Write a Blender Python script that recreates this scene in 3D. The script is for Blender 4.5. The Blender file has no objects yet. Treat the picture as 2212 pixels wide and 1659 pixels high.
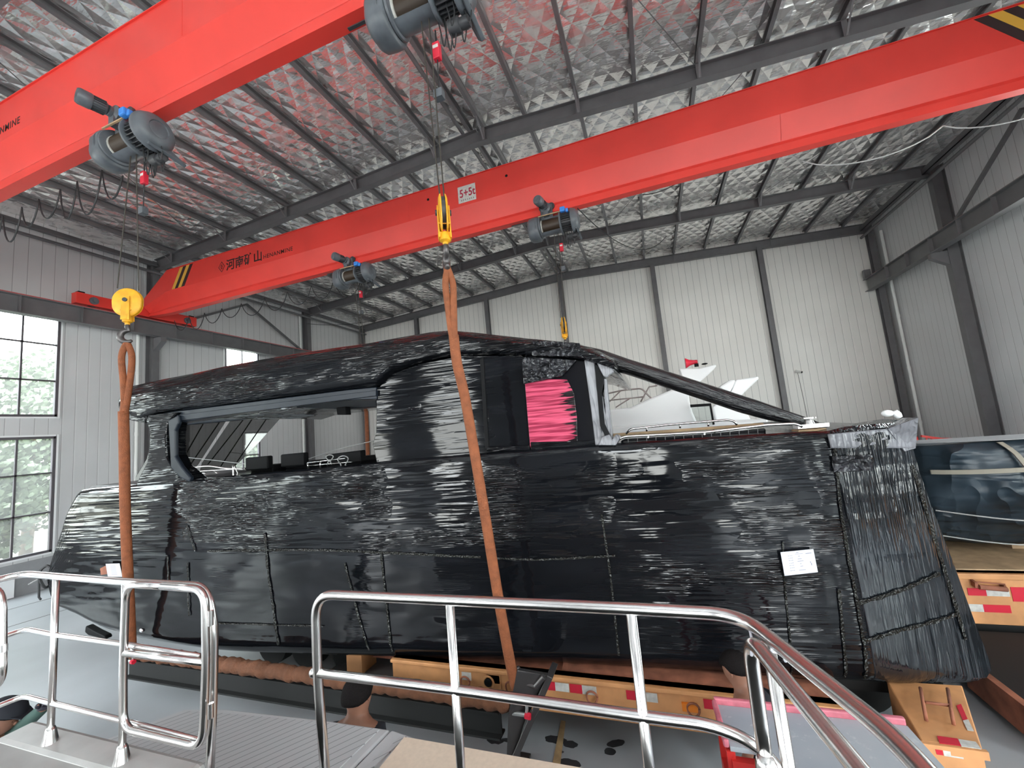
import bpy, bmesh, math, random
import numpy as np
from mathutils import Vector, Matrix

SC = bpy.context.scene
COL = SC.collection
PI = math.pi

# ------------------------------------------------------------------ camera
CAMZ = 3.35
_r, _p, _y, FPX = math.radians(-5.1906), math.radians(6.64507), math.radians(-18.57408), 878.716
_fwd = Vector((math.sin(_y)*math.cos(_p), math.cos(_y)*math.cos(_p), math.sin(_p)))
_rt0 = Vector((math.cos(_y), -math.sin(_y), 0))
_up0 = _rt0.cross(_fwd)
_rt = _rt0*math.cos(_r) + _up0*math.sin(_r)
_up = -_rt0*math.sin(_r) + _up0*math.cos(_r)
cam_d = bpy.data.cameras.new('camera')
cam_d.sensor_width = 36.0
cam_d.lens = FPX/2212*36.0
cam_d.clip_start = 0.05
cam = bpy.data.objects.new('camera', cam_d)
COL.objects.link(cam)
m = Matrix((_rt, _up, -_fwd)).transposed().to_4x4()
m.translation = Vector((0, 0, CAMZ))
cam.matrix_world = m
SC.camera = cam

# ------------------------------------------------------------------ world, exposure, daylight portals
SC.view_settings.view_transform = 'Standard'
SC.view_settings.look = 'None'
SC.view_settings.gamma = 1.0
SC.view_settings.exposure = 1.75
w = bpy.data.worlds.new('overcast_sky')
SC.world = w
w.use_nodes = True
wn = w.node_tree
for n in list(wn.nodes): wn.nodes.remove(n)
wo = wn.nodes.new('ShaderNodeOutputWorld')
wb = wn.nodes.new('ShaderNodeBackground')
wg = wn.nodes.new('ShaderNodeValToRGB')
wt = wn.nodes.new('ShaderNodeTexCoord')
wsx = wn.nodes.new('ShaderNodeSeparateXYZ')
wn.links.new(wt.outputs['Generated'], wsx.inputs[0])
wn.links.new(wsx.outputs['Z'], wg.inputs[0])
wg.color_ramp.elements[0].position = 0.0; wg.color_ramp.elements[0].color = (0.62, 0.64, 0.62, 1)
wg.color_ramp.elements[1].position = 0.35; wg.color_ramp.elements[1].color = (0.90, 0.96, 1.0, 1)
wn.links.new(wg.outputs[0], wb.inputs[0])
wb.inputs[1].default_value = 7.0
wn.links.new(wb.outputs[0], wo.inputs[0])

def portal(name, loc, rot, sx, sy):
    l = bpy.data.lights.new(name, 'AREA')
    l.shape = 'RECTANGLE'; l.size = sx; l.size_y = sy
    l.cycles.is_portal = True
    o = bpy.data.objects.new(name, l); COL.objects.link(o)
    o.location = loc; o.rotation_euler = rot
    return o

# hall dimensions (metres; floor at z = 0)
XL, XR, YB, YF = -17.5, 10.2, 21.7, -12.0
XM = -3.65
def zraf(x): return 11.35 - abs(x - XM)*0.0525      # underside of the rafters
LWIN = [(-10.2, -7.0), (-3.4, -0.2), (5.77, 7.37), (12.7, 14.3)]      # left wall, by y (first two unseen, widened for light on the foil)
RWIN_UNSEEN = [(-10.2, -6.6), (-3.4, 0.6), (10.1, 13.4)]                      # right wall, by y (beside and behind the viewer; unseen, enlarged to add light)
WZ = [(1.05, 4.46), (5.1, 8.3)]
FWIN_ADDED = [(-14.4, -12.0), (-9.2, -6.8), (0.2, 2.4), (5.4, 7.8)]         # gable behind the viewer, by x: unseen openings added for hull highlights
for (a, b) in LWIN:
    for (c, d) in WZ:
        portal('daylight_portal', (XL-0.02, (a+b)/2, (c+d)/2), (0, -PI/2, 0), d-c, b-a)
for (a, b) in RWIN_UNSEEN:
    for (c, d) in WZ:
        portal('daylight_portal', (XR+0.02, (a+b)/2, (c+d)/2), (0, PI/2, 0), d-c, b-a)
for (a, b) in FWIN_ADDED:
    for (c, d) in WZ:
        portal('daylight_portal', ((a+b)/2, YF-0.02, (c+d)/2), (-PI/2, 0, 0), b-a, d-c)

# ------------------------------------------------------------------ helpers
def ray(px, py):
    return _rt*((px-1106)/FPX) - _up*((py-829.5)/FPX) + _fwd
def at(px, py, x=None, y=None, z=None):
    """where the line of sight through a pixel of the 2212x1659 frame meets a plane of the hall"""
    d = ray(px, py)
    t = x/d.x if x is not None else (y/d.y if y is not None else (z-CAMZ)/d.z)
    return Vector((0, 0, CAMZ)) + d*t

class MB:
    def __init__(s): s.v = []; s.f = []; s.mi = []; s.cm = 0
    def add(s, vs, fs):
        b = len(s.v); s.v += [tuple(v) for v in vs]; s.f += [tuple(i+b for i in f) for f in fs]; s.mi += [s.cm]*len(fs); return s
    def box(s, x0, x1, y0, y1, z0, z1):
        v = [(x, y, z) for x in (x0, x1) for y in (y0, y1) for z in (z0, z1)]
        return s.add(v, [(0,1,3,2),(4,6,7,5),(0,4,5,1),(2,3,7,6),(0,2,6,4),(1,5,7,3)])
    def beam(s, p, q, w, h, up=(0,0,1)):
        p = Vector(p); q = Vector(q); d = (q-p).normalized(); u = Vector(up)
        a = d.cross(u)
        if a.length < 1e-4: a = d.cross(Vector((1,0,0)))
        a.normalize(); b = a.cross(d).normalized()
        vs = []
        for c in (p, q):
            for i, j in ((-1,-1),(1,-1),(1,1),(-1,1)): vs.append(c + a*(w/2*i) + b*(h/2*j))
        return s.add(vs, [(0,3,2,1),(4,5,6,7),(0,1,5,4),(1,2,6,5),(2,3,7,6),(3,0,4,7)])
    def loft(s, rings, closed=True, cap=True):
        n = len(rings[0]); vs = [v for r in rings for v in r]; fs = []
        for i in range(len(rings)-1):
            for j in range(n if closed else n-1):
                k = (j+1) % n
                fs.append((i*n+j, i*n+k, (i+1)*n+k, (i+1)*n+j))
        if cap and closed:
            fs.append(tuple(reversed(range(n)))); fs.append(tuple((len(rings)-1)*n+j for j in range(n)))
        return s.add(vs, fs)
    def tube(s, pts, r, n=10, cap=True, flat=None, side=None):
        """round tube along a path; r number or list; flat = (a,b) half axes of a strap, side = direction of a"""
        pts = [Vector(p) for p in pts]; N = len(pts)
        rs = r if isinstance(r, (list, tuple)) else [r]*N
        rings = []; prev = None
        for i, p in enumerate(pts):
            t = (pts[min(i+1, N-1)] - pts[max(i-1, 0)]).normalized()
            if prev is None:
                ref = Vector(side) if side is not None else (Vector((0,0,1)) if abs(t.z) < .9 else Vector((1,0,0)))
            else: ref = prev
            a = (ref - t*ref.dot(t))
            if a.length < 1e-5: a = t.orthogonal()
            a.normalize(); prev = a; b = t.cross(a)
            ra, rb = (rs[i], rs[i]) if flat is None else (flat[0]*rs[i], flat[1]*rs[i])
            rings.append([p + a*(ra*math.cos(2*PI*k/n)) + b*(rb*math.sin(2*PI*k/n)) for k in range(n)])
        return s.loft(rings, True, cap)
    def cyl(s, p, q, r, n=20, r2=None):
        return s.tube([p, q], [r, r if r2 is None else r2], n)
    def lathe(s, p, d, prof, n=24, up=None):
        """prof: list of (along, radius) about axis d from p"""
        p = Vector(p); d = Vector(d).normalized(); a = Vector(up) if up else d.orthogonal(); a = (a-d*a.dot(d)).normalized(); b = d.cross(a)
        rings = [[p + d*h + a*(r*math.cos(2*PI*k/n)) + b*(r*math.sin(2*PI*k/n)) for k in range(n)] for h, r in prof]
        return s.loft(rings, True, True)
    def prism(s, poly, off):
        """extrude a planar 3d polygon by vector off"""
        off = Vector(off); n = len(poly); vs = [Vector(p) for p in poly] + [Vector(p)+off for p in poly]
        fs = [tuple(range(n)), tuple(reversed(range(n, 2*n)))] + [(i, i+n, (i+1) % n + n, (i+1) % n) for i in range(n)]
        return s.add(vs, fs)
    def sphere(s, c, r, n=16, m=10, sc=(1,1,1)):
        c = Vector(c); rings = []
        for i in range(m+1):
            t = PI*i/m; rr = max(math.sin(t), 1e-3)
            rings.append([c + Vector((r*sc[0]*rr*math.cos(2*PI*k/n), r*sc[1]*rr*math.sin(2*PI*k/n), r*sc[2]*math.cos(t))) for k in range(n)])
        return s.loft(rings, True, True)
    def grid(s, fn, nu, nv):
        vs = [fn(i/nu, j/nv) for i in range(nu+1) for j in range(nv+1)]
        fs = [(i*(nv+1)+j, (i+1)*(nv+1)+j, (i+1)*(nv+1)+j+1, i*(nv+1)+j+1) for i in range(nu) for j in range(nv)]
        return s.add(vs, fs)
    def rot(s, axis, ang, c=(0,0,0), start=0):
        R = Matrix.Rotation(ang, 3, Vector(axis)); c = Vector(c)
        s.v = s.v[:start] + [tuple(R @ (Vector(v)-c) + c) for v in s.v[start:]]; return s

def bez(pts, n=8):
    """Catmull-Rom through points"""
    P = [Vector(p) for p in pts]; P = [P[0]*2-P[1]] + P + [P[-1]*2-P[-2]]; out = []
    for i in range(1, len(P)-2):
        for k in range(n):
            t = k/n
            out.append(0.5*((2*P[i]) + (P[i+1]-P[i-1])*t + (2*P[i-1]-5*P[i]+4*P[i+1]-P[i+2])*t*t + (-P[i-1]+3*P[i]-3*P[i+1]+P[i+2])*t**3))
    out.append(P[-2]); return out
def rounded(pts, rad=0.1, n=6):
    """polyline with rounded corners"""
    P = [Vector(p) for p in pts]; out = [P[0]]
    for i in range(1, len(P)-1):
        a = (P[i-1]-P[i]); b = (P[i+1]-P[i]); r = min(rad, a.length*.49, b.length*.49)
        A = P[i]+a.normalized()*r; B = P[i]+b.normalized()*r
        for k in range(n+1):
            t = k/n; out.append(A*(1-t)**2 + P[i]*(2*t*(1-t)) + B*t*t)
    out.append(P[-1]); return out

ORG = {}
def obj(name, mb, mat, parent=None, origin=None, smooth=None, bevel=None, sub=None, label=None):
    """link a collected mesh as ONE object; vertices are given in hall coordinates"""
    if parent is not None: o0 = ORG[parent.name]
    else: o0 = Vector(origin) if origin is not None else Vector((0,0,0))
    me = bpy.data.meshes.new(name)
    me.from_pydata([tuple(Vector(v)-o0) for v in mb.v], [], mb.f)
    mats = mat if isinstance(mat, (list, tuple)) else [mat]
    for mm in mats: me.materials.append(mm)
    if len(mats) > 1: me.polygons.foreach_set('material_index', mb.mi)
    bm = bmesh.new(); bm.from_mesh(me); bmesh.ops.recalc_face_normals(bm, faces=bm.faces); bm.to_mesh(me); bm.free()
    o = bpy.data.objects.new(name, me); COL.objects.link(o)
    if parent is not None: o.parent = parent
    else: o.location = o0
    ORG[o.name] = o0
    if smooth:
        me.polygons.foreach_set('use_smooth', [True]*len(me.polygons))
        if smooth != 'all': me.set_sharp_from_angle(angle=math.radians(smooth if not isinstance(smooth, bool) else 40))
    if bevel:
        md = o.modifiers.new('bevel', 'BEVEL'); md.width = bevel; md.segments = 2; md.limit_method = 'ANGLE'
    if sub:
        md = o.modifiers.new('sub', 'SUBSURF'); md.levels = sub; md.render_levels = sub
    if label: o['label'] = label
    return o
def tag(o, label=None, cat=None, group=None, kind=None):
    if label: o['label'] = label
    if cat: o['category'] = cat
    if group: o['group'] = group
    if kind: o['kind'] = kind
    return o
def thing(name, loc, label, cat, group=None):
    o = bpy.data.objects.new(name, None); COL.objects.link(o); o.empty_display_size = .2
    o.location = loc; ORG[o.name] = Vector(loc)
    return tag(o, label, cat, group)
def struct(name, mb, mat, **k):
    o = obj(name, mb, mat, **k); o['kind'] = 'structure'; return o
def copy_tree(o, parent=None):
    c = o.copy(); COL.objects.link(c)
    if parent is not None: c.parent = parent
    for ch in list(o.children): copy_tree(ch, c)
    return c

# ------------------------------------------------------------------ materials
def mat(name, col, rough=0.5, metal=0.0, spec=0.5, noise=None, bump=None, coat=0.0, alpha=None):
    """noise=(scale, amount) mottles the colour; bump=(scale, strength)"""
    M = bpy.data.materials.new(name); M.use_nodes = True; nt = M.node_tree; b = nt.nodes['Principled BSDF']
    b.inputs['Base Color'].default_value = (*col, 1); b.inputs['Roughness'].default_value = rough
    b.inputs['Metallic'].default_value = metal; b.inputs['Specular IOR Level'].default_value = spec
    b.inputs['Coat Weight'].default_value = coat
    if alpha is not None: b.inputs['Alpha'].default_value = alpha
    tc = nt.nodes.new('ShaderNodeTexCoord')
    if noise:
        nz = nt.nodes.new('ShaderNodeTexNoise'); nz.inputs['Scale'].default_value = noise[0]; nz.inputs['Detail'].default_value = 6
        nt.links.new(tc.outputs['Object'], nz.inputs['Vector'])
        mr = nt.nodes.new('ShaderNodeMapRange'); mr.inputs[1].default_value = .3; mr.inputs[2].default_value = .7
        mr.inputs[3].default_value = 1-noise[1]; mr.inputs[4].default_value = 1+noise[1]*.5
        nt.links.new(nz.outputs['Fac'], mr.inputs[0])
        mx = nt.nodes.new('ShaderNodeMix'); mx.data_type = 'RGBA'; mx.blend_type = 'MULTIPLY'; mx.inputs[0].default_value = 1
        mx.inputs[6].default_value = (*col, 1); nt.links.new(mr.outputs[0], mx.inputs[7])
        nt.links.new(mx.outputs[2], b.inputs['Base Color'])
    if bump:
        nz = nt.nodes.new('ShaderNodeTexNoise'); nz.inputs['Scale'].default_value = bump[0]; nz.inputs['Detail'].default_value = 4
        nt.links.new(tc.outputs['Object'], nz.inputs['Vector'])
        bp = nt.nodes.new('ShaderNodeBump'); bp.inputs['Strength'].default_value = bump[1]; bp.inputs['Distance'].default_value = .02
        nt.links.new(nz.outputs['Fac'], bp.inputs['Height']); nt.links.new(bp.outputs[0], b.inputs['Normal'])
    return M

class N:
    """tiny node graph helper"""
    def __init__(s, M): s.nt = M.node_tree; s.b = s.nt.nodes.get('Principled BSDF'); s.tc = s.nt.nodes.new('ShaderNodeTexCoord')
    def sep(s, out='Object'):
        n = s.nt.nodes.new('ShaderNodeSeparateXYZ'); s.nt.links.new(s.tc.outputs[out], n.inputs[0]); return n.outputs
    def m(s, op, a, b=None, c=None, clamp=False):
        n = s.nt.nodes.new('ShaderNodeMath'); n.operation = op; n.use_clamp = clamp
        for i, x in enumerate((a, b, c)):
            if x is None: continue
            if isinstance(x, (int, float)): n.inputs[i].default_value = x
            else: s.nt.links.new(x, n.inputs[i])
        return n.outputs[0]
    def noise(s, scale, vec=None, detail=4, mapsc=None, rot=None, rough=.5, dist=0):
        n = s.nt.nodes.new('ShaderNodeTexNoise'); n.inputs['Scale'].default_value = scale; n.inputs['Detail'].default_value = detail
        n.inputs['Roughness'].default_value = rough; n.inputs['Distortion'].default_value = dist
        mp = s.nt.nodes.new('ShaderNodeMapping'); s.nt.links.new(vec if vec is not None else s.tc.outputs['Object'], mp.inputs[0])
        if mapsc: mp.inputs['Scale'].default_value = mapsc
        if rot: mp.inputs['Rotation'].default_value = rot
        s.nt.links.new(mp.outputs[0], n.inputs['Vector']); return n.outputs['Fac']
    def rng(s, x, a, b, c, d):
        n = s.nt.nodes.new('ShaderNodeMapRange'); s.nt.links.new(x, n.inputs[0])
        for i, v in enumerate((a, b, c, d)): n.inputs[i+1].default_value = v
        return n.outputs[0]
    def mix(s, fac, a, b, blend='MIX'):
        n = s.nt.nodes.new('ShaderNodeMix'); n.data_type = 'RGBA'; n.blend_type = blend
        for i, x in ((0, fac), (6, a), (7, b)):
            if isinstance(x, (int, float)): n.inputs[i].default_value = x
            elif isinstance(x, tuple): n.inputs[i].default_value = (*x, 1)
            else: s.nt.links.new(x, n.inputs[i])
        return n.outputs[2]
    def set(s, sock, x): s.nt.links.new(x, s.b.inputs[sock])
    def bump(s, h, strength=1, dist=.01, prev=None):
        n = s.nt.nodes.new('ShaderNodeBump'); n.inputs['Strength'].default_value = strength; n.inputs['Distance'].default_value = dist
        s.nt.links.new(h, n.inputs['Height'])
        if prev is not None: s.nt.links.new(prev, n.inputs['Normal'])
        return n.outputs[0]

M = {}
M['steel'] = mat('dark_grey_painted_steel', (0.135, 0.130, 0.135), .45, noise=(3, .12))
M['purlin'] = mat('grey_galvanised_purlin', (0.17, 0.162, 0.168), .42, noise=(2, .15))
M['red'] = mat('red_crane_paint', (0.74, 0.046, 0.034), .42, noise=(1.2, .08))
M['redrail'] = mat('worn_red_rail', (0.55, 0.10, 0.10), .5)
M['hoist'] = mat('grey_blue_hoist_paint', (0.105, 0.115, 0.13), .40, noise=(6, .25))
M['fins'] = mat('black_motor_fins', (0.045, 0.045, 0.05), .45)
M['black'] = mat('black_paint', (0.008, 0.008, 0.009), .55, spec=.12)
M['blue'] = mat('blue_junction_box', (0.04, 0.22, 0.65), .45)
M['rope'] = mat('steel_wire_rope', (0.05, 0.042, 0.035), .5, metal=.3)
M['coil'] = mat('greased_rope_coil', (0.055, 0.035, 0.022), .45)
M['yellow'] = mat('yellow_hook_paint', (0.88, 0.42, 0.02), .42, noise=(9, .25))
M['hook'] = mat('forged_hook_steel', (0.11, 0.10, 0.10), .35, metal=.7)
M['sling'] = mat('orange_brown_webbing', (0.27, 0.080, 0.028), .75, noise=(14, .25), bump=(60, .4))
M['sleeve'] = mat('shaded_orange_brown_canvas', (0.17, 0.065, 0.03), .85, noise=(10, .3), bump=(30, .5))  # darker copy of the sling colour, with the shade under the hull put in
M['chrome'] = mat('polished_stainless', (0.84, 0.82, 0.81), .23, metal=1)
M['white'] = mat('white_gelcoat', (0.88, 0.88, 0.89), .25)
M['paper'] = mat('white_paper', (0.60, 0.60, 0.67), .6)
M['ink'] = mat('grey_ink', (0.25, 0.25, 0.32), .6)
M['darkink'] = mat('black_lettering', (0.03, 0.012, 0.012), .5)
M['redink'] = mat('crimson_lettering', (0.42, 0.015, 0.05), .5)
M['hazard'] = mat('yellow_hazard_paint', (0.72, 0.40, 0.05), .45)
M['orange'] = mat('orange_trailer_paint', (0.72, 0.34, 0.14), .55, noise=(2.5, .3))
M['rust'] = mat('rusty_deck_plate', (0.36, 0.13, 0.075), .75, noise=(5, .5))
M['tyre'] = mat('tyre_rubber', (0.012, 0.012, 0.012), .8)
M['reflred'] = mat('red_reflective_tape', (0.62, 0.02, 0.045), .35)
M['reflwhite'] = mat('white_reflective_tape', (0.62, 0.60, 0.56), .4, noise=(20, .2))
M['pvc'] = mat('white_pvc_pipe', (0.72, 0.72, 0.70), .35)
M['alu'] = mat('dark_window_frame', (0.09, 0.08, 0.09), .4)
M['cable'] = mat('black_cable', (0.02, 0.02, 0.022), .5)
M['cablegrey'] = mat('pale_grey_cable', (0.42, 0.42, 0.42), .5)
M['skin'] = mat('skin', (0.30, 0.14, 0.09), .5, noise=(12, .12))
M['hair'] = mat('black_hair', (0.010, 0.008, 0.008), .8, spec=.1, bump=(90, .5))
M['darkshirt'] = mat('black_shirt_cloth', (0.02, 0.022, 0.03), .85)
M['greenshirt'] = mat('dark_green_shirt_cloth', (0.05, 0.10, 0.085), .85)
M['trousers'] = mat('dark_trouser_cloth', (0.03, 0.035, 0.05), .85)
M['glove'] = mat('black_glove', (0.02, 0.018, 0.03), .6)
M['megared'] = mat('red_megaphone_plastic', (0.70, 0.02, 0.05), .3)
M['foliage'] = mat('green_leaves', (0.13, 0.165, 0.10), .7, noise=(1.5, .4))
M['bark'] = mat('brown_bark', (0.12, 0.08, 0.05), .9)
M['timber'] = mat('pale_timber', (0.50, 0.34, 0.20), .6, noise=(6, .3))
M['ply'] = mat('beige_board', (0.72, 0.58, 0.46), .6, noise=(40, .06))
M['concrete'] = mat('grey_plinth_render', (0.30, 0.30, 0.31), .8, noise=(4, .1))
M['shackle'] = mat('galvanised_shackle', (0.55, 0.56, 0.55), .35, metal=.8)

# ribbed white sandwich panels
def panel_mat(name, axis, pitch, col=(0.78, 0.755, 0.72)):
    m_ = mat(name, col, .38); g = N(m_); s = g.sep()
    fr = g.m('FRACT', g.m('DIVIDE', s['XYZ'.index(axis)], pitch))
    line = g.m('LESS_THAN', fr, .045)
    rib = g.m('MULTIPLY', g.m('SMOOTH_MIN', fr, .10, .06), 6)
    nz = g.rng(g.noise(.6, detail=3), .3, .7, .94, 1.03)
    c = g.mix(g.m('MULTIPLY', line, .75), col, (0.20, 0.20, 0.20))
    c = g.mix(1.0, c, nz, 'MULTIPLY'); g.set('Base Color', c)
    g.set('Normal', g.bump(g.m('ADD', rib, g.m('MULTIPLY', g.noise(1.5, mapsc=(1, 1, .3)), .5)), .5, .02))
    return m_
M['panelX'] = panel_mat('white_ribbed_panel_gable', 'X', .30)
M['panelY'] = panel_mat('white_ribbed_panel_side', 'Y', .30, (0.64, 0.635, 0.64))

# quilted foil insulation
m_ = mat('quilted_silver_foil', (0.97, 0.955, 0.94), .3, metal=.82); g = N(m_); s = g.sep(); M['foil'] = m_
ca = g.m('ADD', g.m('MULTIPLY', s[0], 1.0), g.m('MULTIPLY', s[1], .62))
cb = g.m('SUBTRACT', g.m('MULTIPLY', s[0], 1.0), g.m('MULTIPLY', s[1], .62))
wob = g.m('MULTIPLY', g.noise(1.1, detail=1), .16)
def tri(x): return g.m('ABSOLUTE', g.m('SUBTRACT', g.m('FRACT', x), .5))
qa = tri(g.m('MULTIPLY', g.m('ADD', ca, wob), 2.5))
qb = tri(g.m('MULTIPLY', g.m('SUBTRACT', cb, wob), 2.5))
q = g.m('SMOOTH_MIN', g.m('SUBTRACT', .5, qa), g.m('SUBTRACT', .5, qb), .06)
cre = g.noise(4.0, mapsc=(1.0, 2.6, 1), detail=2)
cre2 = g.noise(.9, mapsc=(1.6, .5, 1), detail=2)
h = g.m('ADD', g.m('ADD', g.m('MULTIPLY', q, 1.0), g.m('MULTIPLY', cre, .20)), g.m('MULTIPLY', cre2, .8))
g.set('Normal', g.bump(h, 1.0, .080))
g.set('Roughness', g.rng(g.noise(2.0, detail=3), .3, .7, .20, .30))

# stretched black film: long wrinkles along one local direction
def film(name, sc, base=(0.0045, 0.005, 0.0065), strength=1.0, dist=.010, rough=.06, big=.5, lo=.0, sheen=.40, cut=(.51, .63), band=(.45, .55), smooth_low=False, zmask=None):
    """stretched film: sc = wrinkle frequency along each axis (small along the pull, large across it)"""
    m_ = mat(name, base, rough, spec=sheen); g = N(m_)
    n1 = g.noise(1.0, mapsc=sc, detail=1, rough=.5)
    n2 = g.noise(1.0, mapsc=tuple(k*.45 for k in sc), detail=1, rough=.5)
    ridge = g.m('POWER', g.m('SUBTRACT', 1.0, g.m('ABSOLUTE', g.m('MULTIPLY', g.m('SUBTRACT', n1, .5), 4.0)), clamp=True), 1.5)
    pat = g.m('MULTIPLY', g.rng(g.noise(.8, detail=3, mapsc=(1.0, 1.0, 1.0)), cut[0], cut[1], lo, 1.0), g.rng(g.noise(1.3, detail=2, mapsc=(.5, .5, 3.0)), band[0], band[1], lo, 1.0))
    pat2 = g.rng(g.noise(.7, detail=2, mapsc=(.6, .6, 2.4)), .42, .62, .10, 1.0)
    if smooth_low:   # the lower side aft is one taut sheet with hardly a wrinkle
        s_ = g.sep(); mk = g.m('MAXIMUM', g.rng(s_[2], 1.15, 1.38, .06, 1.0), g.rng(s_[0], 3.3, 3.9, 0.0, .8))
        pat = g.m('MULTIPLY', pat, mk); pat2 = g.m('MULTIPLY', pat2, mk)
    if zmask:
        mk = g.rng(g.sep()[2], *zmask, 1.0); pat = g.m('MULTIPLY', pat, mk); pat2 = g.m('MULTIPLY', pat2, g.m('MAXIMUM', mk, .45))
    hgt = g.m('ADD', g.m('MULTIPLY', ridge, pat), g.m('MULTIPLY', g.m('MULTIPLY', n2, 1.5), pat2))
    lg = g.noise(.8, detail=2, mapsc=(1, 1, 1.6))
    hgt = g.m('ADD', hgt, g.m('MULTIPLY', lg, big))
    g.set('Normal', g.bump(hgt, strength, dist))
    g.set('Base Color', g.mix(g.rng(g.noise(1.3, mapsc=(.5, .5, 2.2), detail=2), .50, .62, 0, 1), base, tuple(c*1.6 for c in base)))
    return m_
M['film'] = film('black_stretch_film_horizontal', (2.6, 2.6, 46), dist=.016, smooth_low=True)
M['filmcabin'] = film('black_stretch_film_cabin', (2.6, 2.6, 46), dist=.014, cut=(.57, .68), sheen=.28)
M['filmbow'] = film('black_stretch_film_vertical', (30, 30, 2.2), base=(0.009, 0.011, 0.014), dist=.030, rough=.10, lo=.35, sheen=.8, cut=(.38,.54), band=(.36,.52), zmask=(.9, 1.6, .10))
M['filmroof'] = film('black_stretch_film_roof', (2.4, 2.4, 40), dist=.018, lo=.25, cut=(.42,.58), band=(.40,.55), sheen=.3)
M['crumple'] = film('crumpled_clear_film', (9, 9, 9), base=(0.03, 0.03, 0.035), dist=.08, rough=.10, lo=1.0, sheen=.6)
M['filmsilver'] = film('silver_grey_film', (14, 14, 2), base=(0.15, 0.15, 0.165), dist=.015, rough=.2, lo=.9)
M['boatpaint'] = mat('blue_black_boat_paint', (0.014, 0.019, 0.028), .30, spec=.22)
M['glassblack'] = mat('black_tinted_glass', (0.006, 0.006, 0.008), .10, spec=.2)
M['tape'] = film('clear_packing_tape', (24, 24, 24), base=(0.02, 0.02, 0.018), dist=.030, rough=.15, lo=.8, sheen=.5)
M['pink'] = film('pink_pane_reflection', (2, 2, 30), base=(0.62, 0.07, 0.15), dist=.008, rough=.18, lo=.5)
g = N(M['pink']); s = g.sep()     # pink reflection painted as colour, breaking into dark streaks towards the right
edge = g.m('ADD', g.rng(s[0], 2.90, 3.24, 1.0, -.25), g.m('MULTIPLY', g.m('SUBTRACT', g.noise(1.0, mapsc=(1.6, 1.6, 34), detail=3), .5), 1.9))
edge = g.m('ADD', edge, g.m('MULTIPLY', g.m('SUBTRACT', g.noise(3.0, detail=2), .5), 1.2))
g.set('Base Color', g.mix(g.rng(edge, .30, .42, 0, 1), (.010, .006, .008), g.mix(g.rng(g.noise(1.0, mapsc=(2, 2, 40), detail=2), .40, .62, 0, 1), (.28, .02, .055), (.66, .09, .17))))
M['tarp'] = film('blue_grey_tarpaulin', (2.2, 2.2, 1.2), base=(0.018, 0.028, 0.038), dist=.10, rough=.30, lo=.6)

# floor: grey epoxy with wet patches
m_ = mat('grey_epoxy_floor', (0.30, 0.32, 0.34), .3); g = N(m_); M['floor'] = m_
n1 = g.noise(.35, detail=5); n2 = g.noise(5, detail=5)
c = g.mix(g.rng(n1, .35, .65, 0, 1), (0.36, 0.38, 0.40), (0.50, 0.52, 0.55))
g.set('Base Color', c)
g.set('Roughness', g.rng(n1, .3, .7, .30, .40)); g.set('Normal', g.bump(g.noise(30), .05, .002))

def glass_mat(name, tint=(1, 1, 1), gloss=.08, haze=0.0):
    M_ = bpy.data.materials.new(name); M_.use_nodes = True; nt = M_.node_tree
    for n in list(nt.nodes): nt.nodes.remove(n)
    o = nt.nodes.new('ShaderNodeOutputMaterial'); t = nt.nodes.new('ShaderNodeBsdfTransparent'); gl = nt.nodes.new('ShaderNodeBsdfGlossy')
    t.inputs[0].default_value = (*tint, 1); gl.inputs['Roughness'].default_value = .03
    mx = nt.nodes.new('ShaderNodeMixShader'); mx.inputs[0].default_value = gloss
    nt.links.new(t.outputs[0], mx.inputs[1]); nt.links.new(gl.outputs[0], mx.inputs[2])
    last = mx
    if haze:
        df = nt.nodes.new('ShaderNodeBsdfTranslucent'); df.inputs[0].default_value = (.9, .9, .9, 1)
        m2 = nt.nodes.new('ShaderNodeMixShader'); m2.inputs[0].default_value = haze
        nt.links.new(mx.outputs[0], m2.inputs[1]); nt.links.new(df.outputs[0], m2.inputs[2]); last = m2
    nt.links.new(last.outputs[0], o.inputs[0]); return M_
M['glass'] = glass_mat('window_glass', (.95, .98, .97), haze=.035)
M['frosted'] = glass_mat('dusty_window_glass', (.9, .93, .92), haze=.07)
M['smoke'] = glass_mat('smoked_film', (.10, .095, .09), .10, .03)
M['clearfilm'] = glass_mat('thin_clear_film', (.85, .85, .85), .15, .05)
# ------------------------------------------------------------------ hall shell
struct('floor', MB().box(XL-.3, XR+.3, YF-6, YB+.3, -.2, 0), M['floor'])

def holes(mb, axis, const, a0, a1, z0, z1, hs, th):
    """wall slab at const with rectangular holes hs=[(a,b,c,d)]"""
    ys = sorted({a0, a1, *[h[0] for h in hs], *[h[1] for h in hs]}); zs = sorted({z0, z1, *[h[2] for h in hs], *[h[3] for h in hs]})
    for i in range(len(ys)-1):
        for j in range(len(zs)-1):
            cy, cz = (ys[i]+ys[i+1])/2, (zs[j]+zs[j+1])/2
            if any(h[0] < cy < h[1] and h[2] < cz < h[3] for h in hs): continue
            if axis == 'x': mb.box(min(const, const+th), max(const, const+th), ys[i], ys[i+1], zs[j], zs[j+1])
            else: mb.box(ys[i], ys[i+1], min(const, const+th), max(const, const+th), zs[j], zs[j+1])
    return mb
ROOFZ = 12.6
struct('wall_left', holes(MB(), 'x', XL, YF, YB, .9, 11.6, [(a, b, c, d) for a, b in LWIN for c, d in WZ], -.10), M['panelY'])
struct('wall_right', holes(MB(), 'x', XR, YF, YB, .9, 11.6, [(a, b, c, d) for a, b in RWIN_UNSEEN for c, d in WZ], .10), M['panelY'])
struct('wall_back', MB().box(XL, XR, YB, YB+.1, .9, ROOFZ), M['panelX'])
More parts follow.
